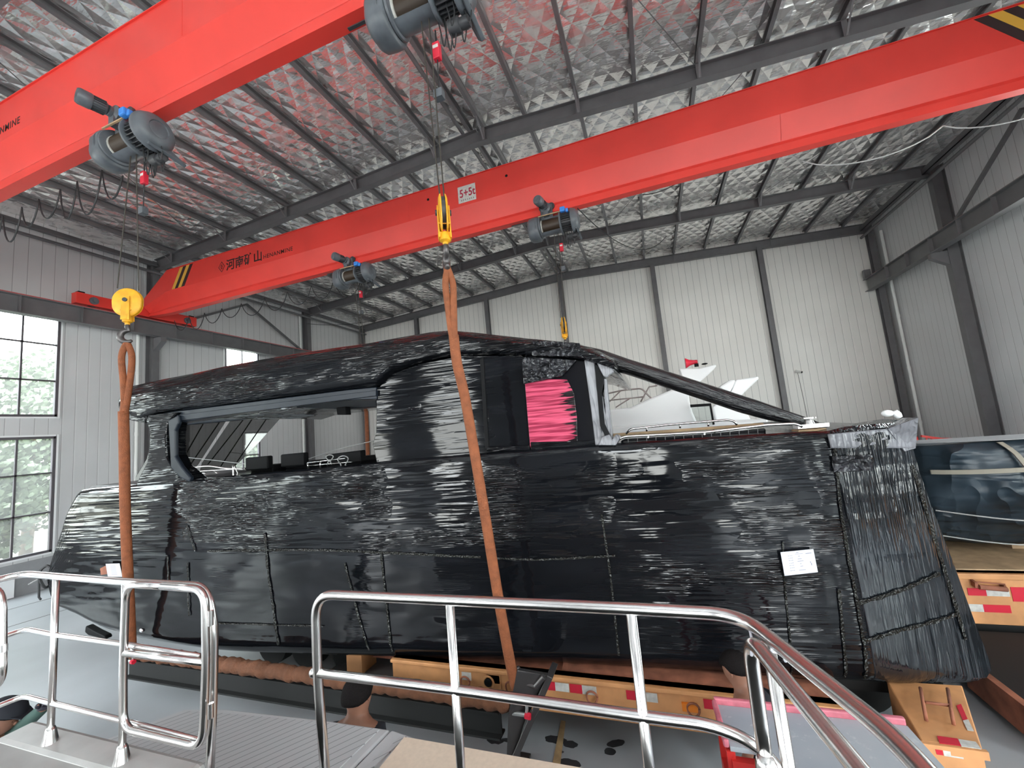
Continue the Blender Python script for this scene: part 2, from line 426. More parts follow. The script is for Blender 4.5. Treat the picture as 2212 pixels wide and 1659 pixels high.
struct('wall_front_unseen', holes(MB(), 'y', YF, XL, XR, 0, ROOFZ, [(a, b, c, d) for a, b in FWIN_ADDED for c, d in WZ], -.1), M['concrete'])  # unseen wall, finished dark to keep the hull reflections dark
for nm, bx in (('baseboard_left', (XL-.12, XL+.03, YF, YB, 0, .9)), ('baseboard_right', (XR-.03, XR+.12, YF, YB, 0, .9)), ('baseboard_back', (XL, XR, YB-.03, YB+.12, 0, .9))):
    struct(nm, MB().box(*bx), M['concrete'])

# foil ceiling, sagging between the purlins
PX = [XM-.20, XM+.20]
px_l = [-4.98 - 1.4*k for k in range(9)]; px_r = [-2.25 + 1.41*k for k in range(9)]
PURL = sorted(px_l + PX + px_r)
def ceilz(x, y):
    z = zraf(x) + .40 + .19
    P = [XL] + PURL + [XR]
    for a, b in zip(P, P[1:]):
        if a <= x <= b and b-a > .5:
            t = (x-a)/(b-a); z += .05*math.sin(PI*t)*(0.6+.5*math.sin(y*.9+a)) ; break
    return z + .012*math.sin(x*5.1+y*2.3)
xs = np.arange(XL-.1, XR+.2, .14)
cm = MB(); cm.grid(lambda u, v: (XL-.1+u*(XR-XL+.2), YF+v*(YB-YF+.1), ceilz(XL-.1+u*(XR-XL+.2), YF+v*(YB-YF+.1))), 200, 70)
struct('ceiling', cm, M['foil'], smooth='all')
struct('trim_1', MB().grid(lambda u, v: (XL-.4+u*(XR-XL+.8), YF-.2+v*(YB-YF+.6), zraf(XL-.4+u*(XR-XL+.8))+.40+.45), 8, 2), M['purlin'])

# windows
def window(n, x, y0, y1, z0, z1, cols, rows, frosted=None, side=1, name=None):
    f = MB(); t = .05
    xx0, xx1 = (x-.08, x+.03) if side > 0 else (x-.03, x+.08)
    f.box(xx0, xx1, y0-.02, y0+t, z0-.02, z1+.02); f.box(xx0, xx1, y1-t, y1+.02, z0-.02, z1+.02)
    f.box(xx0, xx1, y0, y1, z0-.02, z0+t); f.box(xx0, xx1, y0, y1, z1-t, z1+.02)
    xa = (xx0+xx1)/2
    for k in range(1, cols): yy = y0+(y1-y0)*k/cols; f.box(xa-.03, xa+.03, yy-.022, yy+.022, z0, z1)
    for zz in rows: f.box(xa-.03, xa+.03, y0, y1, zz-.022, zz+.022)
    o = struct('window_%d' % n, f, M['alu'], origin=(x, (y0+y1)/2, z0))
    zs = [z0]+list(rows)+[z1]
    for i in range(cols):
        for j in range(len(zs)-1):
            a, b = y0+(y1-y0)*i/cols, y0+(y1-y0)*(i+1)/cols
            fr = frosted and (i, j) in frosted
            obj('pane', MB().box(xa-.004, xa+.004, a, b, zs[j], zs[j+1]), M['frosted'] if fr else M['glass'], o, label='dusty frosted pane' if fr else None)
    # white reveal around the opening
    r = MB(); w_ = .07
    s_ = (x, x+.035) if side > 0 else (x-.035, x)
    r.box(*s_, y0-w_, y0-.02, z0-w_, z1+w_); r.box(*s_, y1+.02, y1+w_, z0-w_, z1+w_)
    r.box(*s_, y0, y1, z0-w_, z0-.02); r.box(*s_, y0, y1, z1+.02, z1+w_)
    obj('reveal', r, M['white'], o)
n = 1
for (a, b) in LWIN:
    window(n, XL, a, b, 5.1, 8.3, 2, (6.2, 7.35)); n += 1
    window(n, XL, a, b, 1.05, 4.46, 2, (2.2, 3.37), frosted={(1, 0)} if a > 5 and a < 7 else None); n += 1
for (a, b) in RWIN_UNSEEN:
    window(n, XR, a, b, 5.1, 8.3, 4, (6.2, 7.35), side=-1); n += 1
    window(n, XR, a, b, 1.05, 4.46, 4, (2.2, 3.37), side=-1); n += 1

# ------------------------------------------------------------------ steel frame
def ibeam_ring(p, u, v, h, wd, tf=.02, tw=.014):
    """I section centred on p; u = web direction, v = flange direction"""
    c = [(-h/2, -wd/2), (-h/2, wd/2), (-h/2+tf, wd/2), (-h/2+tf, tw/2), (h/2-tf, tw/2), (h/2-tf, wd/2), (h/2, wd/2), (h/2, -wd/2), (h/2-tf, -wd/2), (h/2-tf, -tw/2), (-h/2+tf, -tw/2), (-h/2+tf, -wd/2)]
    return [p + u*a + v*b for a, b in c]
def ibeam(mb, p, q, up, h, wd, **k):
    p = Vector(p); q = Vector(q); d = (q-p).normalized(); u = Vector(up); u = (u - d*u.dot(d)).normalized(); v = d.cross(u)
    return mb.loft([ibeam_ring(p, u, v, h, wd, **k), ibeam_ring(q, u, v, h, wd, **k)])
X, Y, Z = Vector((1,0,0)), Vector((0,1,0)), Vector((0,0,1))
FR = [(-4.8, 'behind the camera'), (2.98, 'nearest the camera'), (9.83, 'above the far red girder'), (17.1, 'second from the back wall')]
for yf, wh in FR:
    if yf > 0:
        for sx, xx, nm in ((1, XL+.19, 'left'), (-1, XR-.19, 'right')):
            mb = MB(); ibeam(mb, (xx, yf, .0), (xx, yf, zraf(xx)+.35), X, .38, .24)
            c = obj('steel_column', mb, M['steel'], origin=(xx, yf, 0))
            where = {2.98: 'nearest the camera', 9.83: 'under the end of the middle rafter', 17.1: 'beneath the second rafter from the gable'}[yf]
            tag(c, 'dark grey steel H column on the %s wall, %s' % (nm, where), 'column')
            b = MB()   # bracket that carries the crane runway
            s = sx
            b.prism([(xx+s*.18, yf-.09, 7.98), (xx+s*.62, yf-.09, 7.98), (xx+s*.62, yf-.09, 7.80), (xx+s*.18, yf-.09, 7.50)], (0, .18, 0))
            obj('runway_bracket', b, M['steel'], c)
    for sx in (-1, 1):
        xe = XL+.38 if sx < 0 else XR-.38
        mb = MB(); p = Vector((xe, yf, zraf(xe)+.2)); q = Vector((XM, yf, zraf(XM)+.2))
        ibeam(mb, p, q, Z, .40, .20)
        r = obj('roof_rafter', mb, M['steel'], origin=(XM, yf, zraf(XM)))
        place = {-4.8: 'behind the camera', 2.98: 'nearest above the camera', 9.83: 'middle frame, running just above the far red girder', 17.1: 'last frame before the back wall'}[yf]
        tag(r, 'dark grey steel roof rafter, %s slope, %s' % ('left' if sx < 0 else 'right', place), 'rafter')
        ks = [x for x in PURL if (x-XM)*sx > 0.1]
        if yf > 0:
            for k, x in enumerate(ks):
                if k % 2 == 0:
                    s = MB().beam((x, yf-.09, zraf(x)+.02), (x, yf-.09, zraf(x)+.40), .10, .012, up=(0,1,0))
                    s.beam((x, yf-.10, zraf(x)+.03), (x, yf-.55, zraf(x)+.42), .04, .012)
                    obj('fly_brace', s, M['purlin'], r)
# gable wall frame
mb = MB(); GY = 21.52
for sx in (-1, 1):
    xe = XL+.1 if sx < 0 else XR-.1
    mb = MB(); ibeam(mb, (xe, GY, zraf(xe)+.2), (XM, GY, zraf(XM)+.2), Z, .40, .20)
    r = obj('roof_rafter', mb, M['steel'], origin=(XM, GY, zraf(XM)))
    tag(r, 'dark grey steel rafter along the top of the back wall, %s slope' % ('left' if sx < 0 else 'right'), 'rafter')
    for k, x in enumerate([x for x in PURL if (x-XM)*sx > .1][1::3]):
        obj('stiffener', MB().box(x-.012, x+.012, GY-.11, GY-.09, zraf(x)-.03, zraf(x)+.42), M['steel'], r)
gcol = [(-17.2, 'left corner'), (-13.1, 'first from the left corner'), (-8.35, 'second from the left corner'), (-3.9, 'under the roof ridge'), (.9, 'first right of the ridge'), (5.7, 'second right of the ridge'), (9.95, 'right corner')]
for x, wh in gcol:
    mb = MB(); ibeam(mb, (x, GY, 0), (x, GY, zraf(x)+.1), Y, .25, .22)
    c = obj('steel_column', mb, M['steel'], origin=(x, GY, 0)); tag(c, 'dark grey steel column on the white back wall, %s' % wh, 'column')

# purlins
def ordinal(k): return ['first', 'second', 'third', 'fourth', 'fifth', 'sixth', 'seventh', 'eighth', 'ninth'][k]
for i, x in enumerate(PURL):
    z = zraf(x)+.40; mb = MB(); o_ = 1 if x > XM else -1
    prof = [(-.045, 0), (.045, 0), (.045, .02), (-.035, .02), (-.035, .16), (.045, .16), (.045, .18), (-.045, .18)]
    mb.loft([[Vector((x-o_*a, yy, z+b)) for a, b in prof] for yy in (YF, YB-.05)])
    o = obj('roof_purlin', mb, M['purlin'], origin=(x, 5, z))
    if x in PX: lab = 'thin grey roof purlin, %s one of the close pair along the ridge' % ('left' if x < XM else 'right')
    elif x < XM: lab = 'thin grey roof purlin under the foil, %s left of the ridge pair' % ordinal(px_l.index(x))
    else: lab = 'thin grey roof purlin under the foil, %s right of the ridge pair' % ordinal(px_r.index(x))
    tag(o, lab, 'purlin', 'roof purlins under the foil')
# eave struts
for x, nm in ((XL+.47, 'left'), (XR-.47, 'right')):
    mb = MB(); mb.box(x-.08, x+.08, YF, YB, zraf(x)+.10, zraf(x)+.13); mb.box(x-.08, x-.065, YF, YB, zraf(x)+.10, zraf(x)+.30); mb.cyl((x, YF, zraf(x)-.14), (x, YB, zraf(x)-.14), .055, 10)
    o = obj('eave_strut', mb, M['steel'], origin=(x, 5, zraf(x))); tag(o, 'dark grey double eave strut running along the top of the %s wall' % nm, 'strut')
# wind braces on the side walls
def brace(p, q, lab):
    o = obj('wall_brace', MB().beam(p, q, .09, .09), M['steel'], origin=p); tag(o, lab, 'brace')
xb = XL+.27
brace((xb, 10.1, 8.5), (xb, 13.55, 10.35), 'diagonal dark grey brace on the left wall, rising away from the near column')
brace((xb, 16.9, 8.5), (xb, 13.55, 10.35), 'diagonal dark grey brace on the left wall, falling towards the far column')
xb = XR-.27
brace((xb, 16.9, 8.6), (xb, 13.6, 10.4), 'diagonal dark grey brace on the right wall above the crane runway')
# rod bracing and conduits under the roof
rb = [((XL+1.8, 9.8), (XL+6, 17.0)), ((-9.2, 9.9), (-5, 17)), ((-.8, 17), (3.3, 9.9)), ((-2.2, 2.7), (1.9, 9.7)), ((4.7, 17), (8.9, 9.9)), ((-14.6, 9.7), (-10.5, 2.7))]
for k, (a, b) in enumerate(rb):
    pa = (a[0], a[1], zraf(a[0])+.36); pb = (b[0], b[1], zraf(b[0])+.36)
    o = obj('tie_rod', MB().cyl(pa, pb, .010, 6), M['steel'], origin=pa)
    tag(o, 'thin diagonal steel tie rod under the roof, %s' % ('over the left wall in the far bay', 'left of the ridge in the far bay', 'right of ridge, far bay', 'right of the ridge in the near bay', 'near the right wall in the far bay', 'over the left end of the near crane')[k], 'rod', 'diagonal roof tie rods')
# ridge duct: ragged foil strip between the pair of ridge purlins is covered by a round conduit
o = obj('conduit_pipe', MB().cyl((XM-.42, YF, zraf(XM)+.44), (XM-.42, YB-.1, zraf(XM)+.44), .05, 12), M['purlin'], origin=(XM-.42, 5, 11.7), smooth=True)
tag(o, 'grey round conduit running beside the ridge purlins', 'pipe')

# downpipes
for x, y, zt, lab in ((XL+.10, 9.42, 10.6, 'white downpipe on the left wall beside the dark column'), (XR-.12, 20.9, 10.4, 'white downpipe on the right wall near the back corner'), (XL+.1, 16.75, 10.6, 'white downpipe on the left wall seen past the far column')):
    mb = MB().cyl((x, y, 0), (x, y, zt), .055, 14)
    for zz in (2.2, 4.4, 6.6, 8.4): mb.cyl((x, y, zz), (x, y, zz+.12), .066, 14)
    o = obj('downpipe', mb, M['pvc'], origin=(x, y, 0), smooth=True); tag(o, lab, 'pipe')
# camera on gable wall
t = thing('security_camera', (6.41, YB-.02, 4.88), 'small white security camera on the back wall right of the dark column', 'camera')
obj('bracket', MB().cyl((6.41, YB, 4.95), (6.41, YB-.12, 4.92), .025, 8), M['white'], t)
obj('lens_housing', MB().cyl((6.36, YB-.10, 4.90), (6.52, YB-.30, 4.82), .055, 12), M['pvc'], t, smooth=True)
obj('lens', MB().cyl((6.50, YB-.275, 4.83), (6.53, YB-.31, 4.815), .045, 12), M['black'], t)
o = obj('wall_cable', MB().tube([(6.45, YB-.01, 4.86), (6.5, YB-.01, 3.6), (6.55, YB-.01, 1.5)], .008, 6), M['cable'], origin=(6.5, YB-.01, 3)); tag(o, 'thin cable running down the back wall under the camera', 'cable')

# ------------------------------------------------------------------ crane runways
RT = 8.56
for x, nm, y1 in ((-16.8, 'left', 21.3), (9.5, 'right', 21.4)):
    t = thing('crane_runway_beam', (x, 5, 8.0), 'dark grey crane runway beam along the %s wall with a red rail on top' % nm, 'beam')
    mb = MB(); ibeam(mb, (x, YF+.3, 8.25), (x, y1, 8.25), Z, .54, .28, tf=.025, tw=.02)
    for yy in np.arange(-10, 21, 1.35): mb.box(x-.13, x+.13, yy-.006, yy+.006, 8.0, 8.5)
    obj('web', mb, M['steel'], t)
    obj('rail', MB().box(x-.035, x+.035, YF+.3, y1, 8.52, 8.58), M['redrail'], t)
    if nm == 'right': obj('end_stop', MB().box(x-.12, x+.12, y1-.16, y1, 8.52, 8.92), M['steel'], t)
    for yy in np.arange(-3, 20, 3.7):
        pass

# ------------------------------------------------------------------ bridge cranes
GPROF = [(.25, 10.02), (.25, 9.27), (.06, 8.82), (.05, 8.80), (.10, 8.71), (.10, 8.55)]
XA, XB = -16.655, 9.355
def text_mesh(s, size, depth=.004, spacing=1.0, bold=0.0, shear=0.0):
    cu = bpy.data.curves.new('lettering', 'FONT'); cu.body = s; cu.size = size; cu.extrude = depth; cu.space_character = spacing; cu.offset = bold; cu.shear = shear
    o = bpy.data.objects.new('lettering', cu); COL.objects.link(o)
    dg = bpy.context.evaluated_depsgraph_get(); me = bpy.data.meshes.new_from_object(o.evaluated_get(dg))
    vs = [v.co.copy() for v in me.vertices]; fs = [tuple(p.vertices) for p in me.polygons]
    bpy.data.objects.remove(o); bpy.data.meshes.remove(me); return vs, fs
def put_text(mb, s, org, ux, uy, size, **k):
    vs, fs = text_mesh(s, size, **k); ux, uy = Vector(ux), Vector(uy); un = ux.cross(uy); org = Vector(org)
    mb.add([org + ux*v.x + uy*v.y + un*v.z for v in vs], fs); return max([v.x for v in vs] or [0])

def crane(yc, lab, near):
    t = thing('bridge_crane', (XM, yc, 8.55), lab, 'crane')
    full = GPROF + [(-a, z) for a, z in reversed(GPROF)]
    rings = []
    for x, k in ((XA, 0.42), (XA+1.15, 1), (XA+1.2, 1)) + tuple((x, 1) for x in np.linspace(-14, 7, 22)) + ((XB-1.2, 1), (XB-1.15, 1), (XB, .42)):
        rings.append([Vector((x, yc+a, (8.55 if k == 1 else 8.63)+(z-8.55)*k)) for a, z in full])
    # the ends slope down to the carriages
    gm = MB().loft(rings)
    gir = obj('girder', gm, M['red'], t)
    tops = MB().box(XA+1.2, XB-1.2, yc-.275, yc+.275, 10.02, 10.035); obj('top_flange', tops, M['red'], t)
    yn = yc-.25
    for x in (-5.6, 1.6): obj('weld_seam', MB().box(x-.004, x+.004, yn-.004, yn, 9.3, 10.0), M['red'], t)
    obj('weld_seam', MB().prism([(3.2, yn-.004, 9.26), (3.21, yn-.004, 9.26), (3.21, yc-.073, 8.80), (3.2, yc-.073, 8.80)], (0, .003, 0)), M['red'], t)
    for sx, xe in ((-1, -16.8), (1, 9.5)):
        c = MB().box(xe-.13, xe+.13, yc-2.05, yc+1.55, 8.62, 8.96)
        c.box(xe-.15, xe+.15, yc-2.05, yc+1.55, 8.94, 8.97)
        car = obj('end_carriage', c, M['red'], t, bevel=.01)
        for yy in (yc-1.62, yc+1.2):
            obj('wheel', MB().cyl((xe-.06, yy, 8.74), (xe+.06, yy, 8.74), .155, 24), M['hook'], car, smooth=True)
            mb = MB().cyl((xe+.13, yy, 8.78), (xe+.17, yy, 8.78), .12, 20).cyl((xe+.17, yy, 8.78), (xe+.24, yy, 8.78), .06, 14)
            mb.cyl((xe-.17, yy, 8.78), (xe-.13, yy, 8.78), .12, 20)
            obj('axle_cap', mb, M['hoist'], car, smooth=True)
        for yy in (yc-1.9, yc+1.4): obj('buffer_stop', MB().box(xe-.08, xe+.08, yy-.08, yy+.08, 8.965, 9.03), M['black'], car)
        if sx < 0:
            jb = MB()
            for k in range(4): jb.box(xe+.125, xe+.15, yc-.46, yc-.42, 8.66+k*.07, 8.68+k*.07)
            obj('bolts', jb, M['black'], car)
    # hazard stripes at both ends
    yf = yn-.003
    def stripe(x, w, m_, mirror=False):
        s = .42 if not mirror else -.57
        mb = MB().prism([(x, yf, 9.29), (x+w, yf, 9.29), (x+w+s, yf, 10.0), (x+s, yf, 10.0)], (0, .003, 0))
        obj('hazard_stripe', mb, m_, t, label='yellow stripe' if m_ is M['hazard'] else 'black stripe')
    for k in range(4): stripe(-15.18+k*.16, .16, M['hazard'] if k % 2 == 0 else M['darkink'])
    for k in range(4): stripe(6.93+k*.20, .20, M['hazard'] if k % 2 == 1 else M['darkink'], True)
    # maker's lettering
    xo = -12.75
    dm = MB(); c = Vector((xo, yf, 9.57)); r1, r2 = .19, .155
    ring = lambda r: [c+Vector((-r*.8, 0, 0)), c+Vector((0, 0, r)), c+Vector((r*.8, 0, 0)), c+Vector((0, 0, -r))]
    A, B = ring(r1), ring(r2)
    for i in range(4): dm.add([A[i], A[(i+1) % 4], B[(i+1) % 4], B[i]], [(0, 1, 2, 3)])
    for zz, hw in ((.05, .05), (0, .075), (-.05, .05)): dm.box(c.x-hw, c.x+hw, yf-.001, yf, c.z+zz-.008, c.z+zz+.008)
    dm.box(c.x-.008, c.x+.008, yf-.001, yf, c.z-.10, c.z+.10)
    obj('maker_emblem', dm, M['darkink'], t)
    tm = MB(); put_text(tm, '\u6cb3\u5357\u77ff\u5c71', (xo+.20, yf, 9.42), (1, 0, 0), (0, 0, 1), .40, bold=.007, depth=.001)
    obj('maker_lettering', tm, M['darkink'], t)
    xw = max(v[0] for v in tm.v)
    tm = MB(); put_text(tm, 'HENANMINE', (xw+.06, yf, 9.42), (1, 0, 0), (0, 0, 1), 0.19, bold=.0012, depth=.001, spacing=1.15)
    obj('maker_lettering', tm, M['darkink'], t)
    if not near:
        pl = obj('capacity_plate', MB().box(-4.09, -3.59, yf-.006, yf, 9.35, 9.80), M['reflwhite'], t)
        tm = MB(); put_text(tm, '5+5t', (-4.05, yf-.007, 9.50), (.78, 0, 0), (0, 0, 1), .30, bold=.006, depth=.001); obj('capacity_lettering', tm, M['redink'], pl)
        tm = MB(); random.seed(4)
        for k in range(7):
            x = -4.02+k*.057
            for q in range(4): tm.box(x+random.uniform(0, .012), x+random.uniform(.022, .036), yf-.008, yf-.0065, 9.395+q*.011, 9.40+q*.011)
            tm.box(x+.014, x+.019, yf-.008, yf-.0065, 9.39, 9.435)
        obj('small_lettering', tm, M['darkink'], pl)
        for x in (-4.98, -2.73): obj('bolt_hole', MB().cyl((x, yf-.002, 9.73), (x, yf+.001, 9.73), .035, 14), M['black'], t)
    return t
YN, YFAR = 3.74, 9.42
crane(YN, 'red bridge crane nearest the camera, its box girder crossing the upper left corner', True)
crane(YFAR, 'red bridge crane behind, its long girder carrying the 5+5t plate', False)

# festoon cable loops under the girders
def festoon(yc, x0, x1, step, sag, matk, lab, grp=None):
    mb = MB(); x = x0; pts = []
    while x < x1:
        s = sag*random.uniform(.7, 1.15); st = step*random.uniform(.8, 1.15)
        for k in range(10):
            t_ = k/10; pts.append((x+st*t_, yc, 8.40 - s*(1-(2*t_-1)**2)**.8))
        x += st
    mb.tube(pts, .013, 6); o = obj('festoon_cable', mb, M[matk], origin=(x0, yc, 8.4)); tag(o, lab, 'cable', grp); return o
random.seed(11)
festoon(YN+.22, -13.9, -8.3, .62, .62, 'cable', 'dark festoon cable hanging in tall loops left of the nearest left hoist')
festoon(YFAR+.22, -15.8, -8.6, .95, .55, 'cable', 'dark festoon cable looping under the left part of the far red girder')
festoon(YFAR+.22, 3.6, 9.2, 2.2, .30, 'cablegrey', 'pale grey cable sagging in wide loops under the right part of the far girder')
def hangc(p, q, sag, lab, mk='cable', r=.012):
    p = Vector(p); q = Vector(q); pts = [p.lerp(q, k/16) - Vector((0, 0, sag*4*(k/16)*(1-k/16))) for k in range(17)]
    o = obj('hanging_cable', MB().tube(pts, r, 6), M[mk], origin=p); tag(o, lab, 'cable'); return o
hangc((.4, 9.5, 8.5), (2.6, 9.9, 10.2), .5, 'black cable drooping from the far girder up to the middle rafter')
hangc((-1.1, 9.42, 8.54), (1.4, 17, 10.6), .8, 'thin black cable running back from the right far hoist')
hangc((-17.2, 17.0, 10.2), (-9.0, 17.0, 10.0), .5, 'thin dark cable strung along the last rafter on the left')
# ------------------------------------------------------------------ electric hoists
def make_hoist():
    t = thing('electric_hoist', (0, 0, 0), 'x', 'hoist')
    zc = -.50; R = .19
    # drum with rope coil
    mb = MB()
    prof = []
    for k in range(44):
        x = -.30+k*.0098; prof += [(x, R*.80), (x+.0049, R*.86)]
    mb.lathe((0, 0, zc), X, prof, 24); obj('rope_drum', mb, M['coil'], t, smooth='all')
    obj('drum_collar', MB().lathe((0, 0, zc), X, [(-.335, R*.9), (-.305, R*.9), (-.30, R*.7)], 24), M['reflwhite'], t, smooth=True)
    # lower casing shell
    mb = MB(); n_ = 14; rings = []
    for x in (-.34, .16):
        outer = [Vector((x, (R+.03)*math.cos(a), zc+(R+.03)*math.sin(a))) for a in [math.radians(238+ (400-238)*k/n_) for k in range(n_+1)]]
        inner = [Vector((x, (R+.012)*math.cos(a), zc+(R+.012)*math.sin(a))) for a in [math.radians(400-(400-238)*k/n_) for k in range(n_+1)]]
        rings.append(outer+inner)
    mb.loft(rings); obj('drum_casing', mb, M['hoist'], t, smooth=True)
    obj('drum_casing', MB().box(-.34, .16, .06, .21, zc-.02, zc+.20), M['hoist'], t)
    # flanges
    for x0, x1, r in ((-.37, -.33, .255), (.13, .17, .265)):
        fl = obj('flange', MB().lathe((0, 0, zc), X, [(x0, r-.01), (x0+.006, r), (x1-.006, r), (x1, r-.01)], 32), M['hoist'], t, smooth=True)
        if x0 > 0:
            for k in range(8):
                a = 2*PI*k/8; obj('bolt', MB().cyl((x0-.012, .20*math.cos(a), zc+.20*math.sin(a)), (x0, .20*math.cos(a), zc+.20*math.sin(a)), .012, 6), M['chrome'], fl)
    # gearbox at the left end: rounded casting drawn downwards
    mb = MB()
    def gb(x, s):
        pts = []
        for k in range(28):
            a = 2*PI*k/28; cy_, cz_ = math.cos(a), math.sin(a)
            r = .25*s*(1+.10*abs(math.sin(2*a))); pts.append(Vector((x, r*cy_, zc + r*cz_ - (.05 if cz_ < 0 else 0))))
        return pts
    mb.loft([gb(-.66, .62), gb(-.645, .82), gb(-.60, .96), gb(-.50, 1.0), gb(-.40, 1.0), gb(-.375, .9)]); obj('gearbox', mb, M['hoist'], t, smooth=50)
    obj('gearbox_rib', MB().lathe((0, 0, zc), X, [(-.46, .262), (-.455, .275), (-.44, .275), (-.435, .262)], 32), M['hoist'], t, smooth=True)
    # finned motor on the right
    mb = MB().lathe((0, 0, zc), X, [(.17, .17), (.42, .17)], 24)
    for k in range(26):
        a = 2*PI*k/26; d = Vector((0, math.cos(a), math.sin(a))); s_ = Vector((0, -d.z, d.y))*.006; c = Vector((0, 0, zc))
        p = c + d*.165; q = c + d*.225
        mb.add([p-s_+X*.18, p+s_+X*.18, q+s_+X*.18, q-s_+X*.18, p-s_+X*.41, p+s_+X*.41, q+s_+X*.41, q-s_+X*.41], [(0,1,2,3),(7,6,5,4),(0,4,5,1),(1,5,6,2),(2,6,7,3),(3,7,4,0)])
    obj('lifting_motor', mb, M['fins'], t)
    mc = obj('motor_end_cover', MB().lathe((0, 0, zc), X, [(.40, .262), (.41, .285), (.44, .285), (.455, .272), (.51, .255), (.57, .20), (.58, .13), (.565, .12), (.575, .10), (.58, .02)], 36), M['hoist'], t, smooth=50)
    # wing below the cover with the guide motor
    w_ = MB().prism([(.41, -.10, zc-.20), (.41, .20, zc-.15), (.47, .40, zc-.30), (.52, .38, zc-.36), (.50, -.10, zc-.27)], (.05, 0, .02))
    obj('cover_wing', w_, M['hoist'], t, bevel=.01)
    obj('brake_motor', MB().lathe((.24, .12, zc-.33), X, [(0, .075), (.01, .085), (.13, .085), (.14, .06), (.20, .065), (.25, .06), (.26, .02)], 18), M['fins'], t, smooth=50)
    # blue junction box
    obj('junction_box', MB().box(.19, .31, -.30, -.20, zc+.13, zc+.25), M['blue'], t, bevel=.02)
    obj('junction_box', MB().box(.32, .38, -.27, -.20, zc+.11, zc+.20), M['blue'], t, bevel=.01)
    # upper guide bar (worn)
    obj('guide_bar', MB().box(-.36, .18, -.215, -.19, zc+.18, zc+.20), M['timber'], t)
    # trolley: side plates, wheels, travel motor pointing to the camera side
    tr = MB()
    for s in (-1, 1):
        tr.box(-.32, -.02, s*.165-.012, s*.165+.012, -.20, .15); 
    tr.box(-.30, .10, -.16, .16, -.20, -.16); tr.cyl((-.17, -.16, -.12), (-.17, .16, -.12), .03, 10)
    tr.box(-.24, .10, -.16, .06, -.26, -.18)
    tro = obj('trolley', tr, M['hoist'], t, bevel=.006)
    for s in (-1, 1):
        for x in (-.27, -.05): obj('wheel', MB().cyl((x, s*.102, .12), (x, s*.145, .12), .085, 20), M['fins'], tro, smooth=True)
    obj('reducer', MB().lathe((-.17, -.17, .04), -Y, [(0, .12), (.03, .13), (.10, .13), (.13, .08), (.17, .08)], 20).box(-.23, -.11, -.30, -.17, -.16, .04), M['hoist'], t, smooth=40)
    tm = MB().lathe((-.19, -.33, .06), Vector((-.25, -1, .05)), [(0, .07), (.02, .09), (.17, .09), (.17, .108), (.185, .114), (.30, .114), (.33, .098), (.335, .055), (.325, .04)], 24)
    obj('travel_motor', tm, M['hoist'], t, smooth=50)
    tf = MB(); dd = Vector((-.25, -1, .05)).normalized(); ax = dd.orthogonal().normalized(); bx_ = dd.cross(ax); p0 = Vector((-.19, -.33, .06))
    for k in range(18):
        a = 2*PI*k/18; r_ = ax*math.cos(a)+bx_*math.sin(a); tf.beam(p0+dd*.03+r_*.096, p0+dd*.165+r_*.096, .006, .020, up=r_)
    obj('motor_fins', tf, M['fins'], t)
    obj('cable_arm', MB().beam((-.7, .05, -.02), (-1.15, .05, -.02), .04, .05), M['fins'], t)
    # wiring tails
    mb = MB(); random.seed(5)
    for k in range(7):
        x = .12+k*.055; yy = random.uniform(-.05, .15); l = random.uniform(.18, .42)
        mb.tube(bez([(x, yy, zc-.16), (x+.03, yy, zc-.20-l*.5), (x+.05, yy+.02, zc-.18-l), (x+.09, yy+.02, zc-.2-l*.4), (x+.08, yy, zc-.17)], 5), .008, 5)
    obj('wiring', mb, M['cable'], t)
    # limit weight (red) and cord
    lw = obj('limit_weight', MB().box(.03, .115, -.035, .035, -1.02, -.82), M['reflred'], t, bevel=.008)
    obj('weight_label', MB().box(.04, .105, -.038, -.035, -.90, -.86), M['reflwhite'], lw)
    obj('limit_cord', MB().tube([(.07, 0, zc-.15), (.07, 0, -.82)], .010, 6).tube([(.07, 0, -1.02), (.06, 0, -1.4)], .008, 6), M['cable'], t)
    obj('limit_block', MB().box(.01, .11, -.04, .04, -1.50, -1.40), M['hoist'], t)
    keep = ('trolley', 'reducer', 'travel_motor', 'motor_fins', 'cable_arm', 'limit_weight', 'limit_block', 'limit_cord')
    for ch in t.children_recursive:
        nm = ch.name.split('.')[0]; par_ = ch.parent.name.split('.')[0]
        if nm in keep or par_ in keep: continue
        for v in ch.data.vertices: v.co.y -= .10; v.co.z += .14
    return t
HZ = 8.62
# the rope falls of each hoist
def rope_falls(t, top, bot, dx, dy):
    for s in (-1, 1):
        mb = MB().tube([(top[0]+s*.05, top[1], top[2]), (bot[0]+s*dx, bot[1]+s*dy, bot[2])], .0085, 6)
        obj('wire_rope', mb, M['rope'], t)
hs = [(-6.90, YN, 'grey electric hoist under the nearest girder at left, all its motors showing', (-7.16, YN, 5.97), .06, .10),
      (-1.86, YN, 'large grey electric hoist cut by the top edge of the photo', (-1.86, YN, 5.93), .02, .01),
      (-7.58, YFAR, 'small grey electric hoist under the far girder, the left one of the two', (-7.50, YFAR, 5.9), .05, .0),
      (-1.66, YFAR, 'small grey electric hoist under the far girder, above the small yellow hook', (-1.74, YFAR, 5.94), .05, 0)]
h0 = make_hoist()
hoists = [h0] + [copy_tree(h0) for _ in hs[1:]]
for o, (x, y, lab, hk, dx, dy) in zip(hoists, hs):
    o.location = (x, y, HZ-.04); tag(o, lab, 'hoist', 'electric hoists on the two cranes')
    ORG[o.name] = Vector((x, y, HZ-.04))
    rope_falls(o, (x+.0, y-.10, HZ-.45), hk, dx, dy)

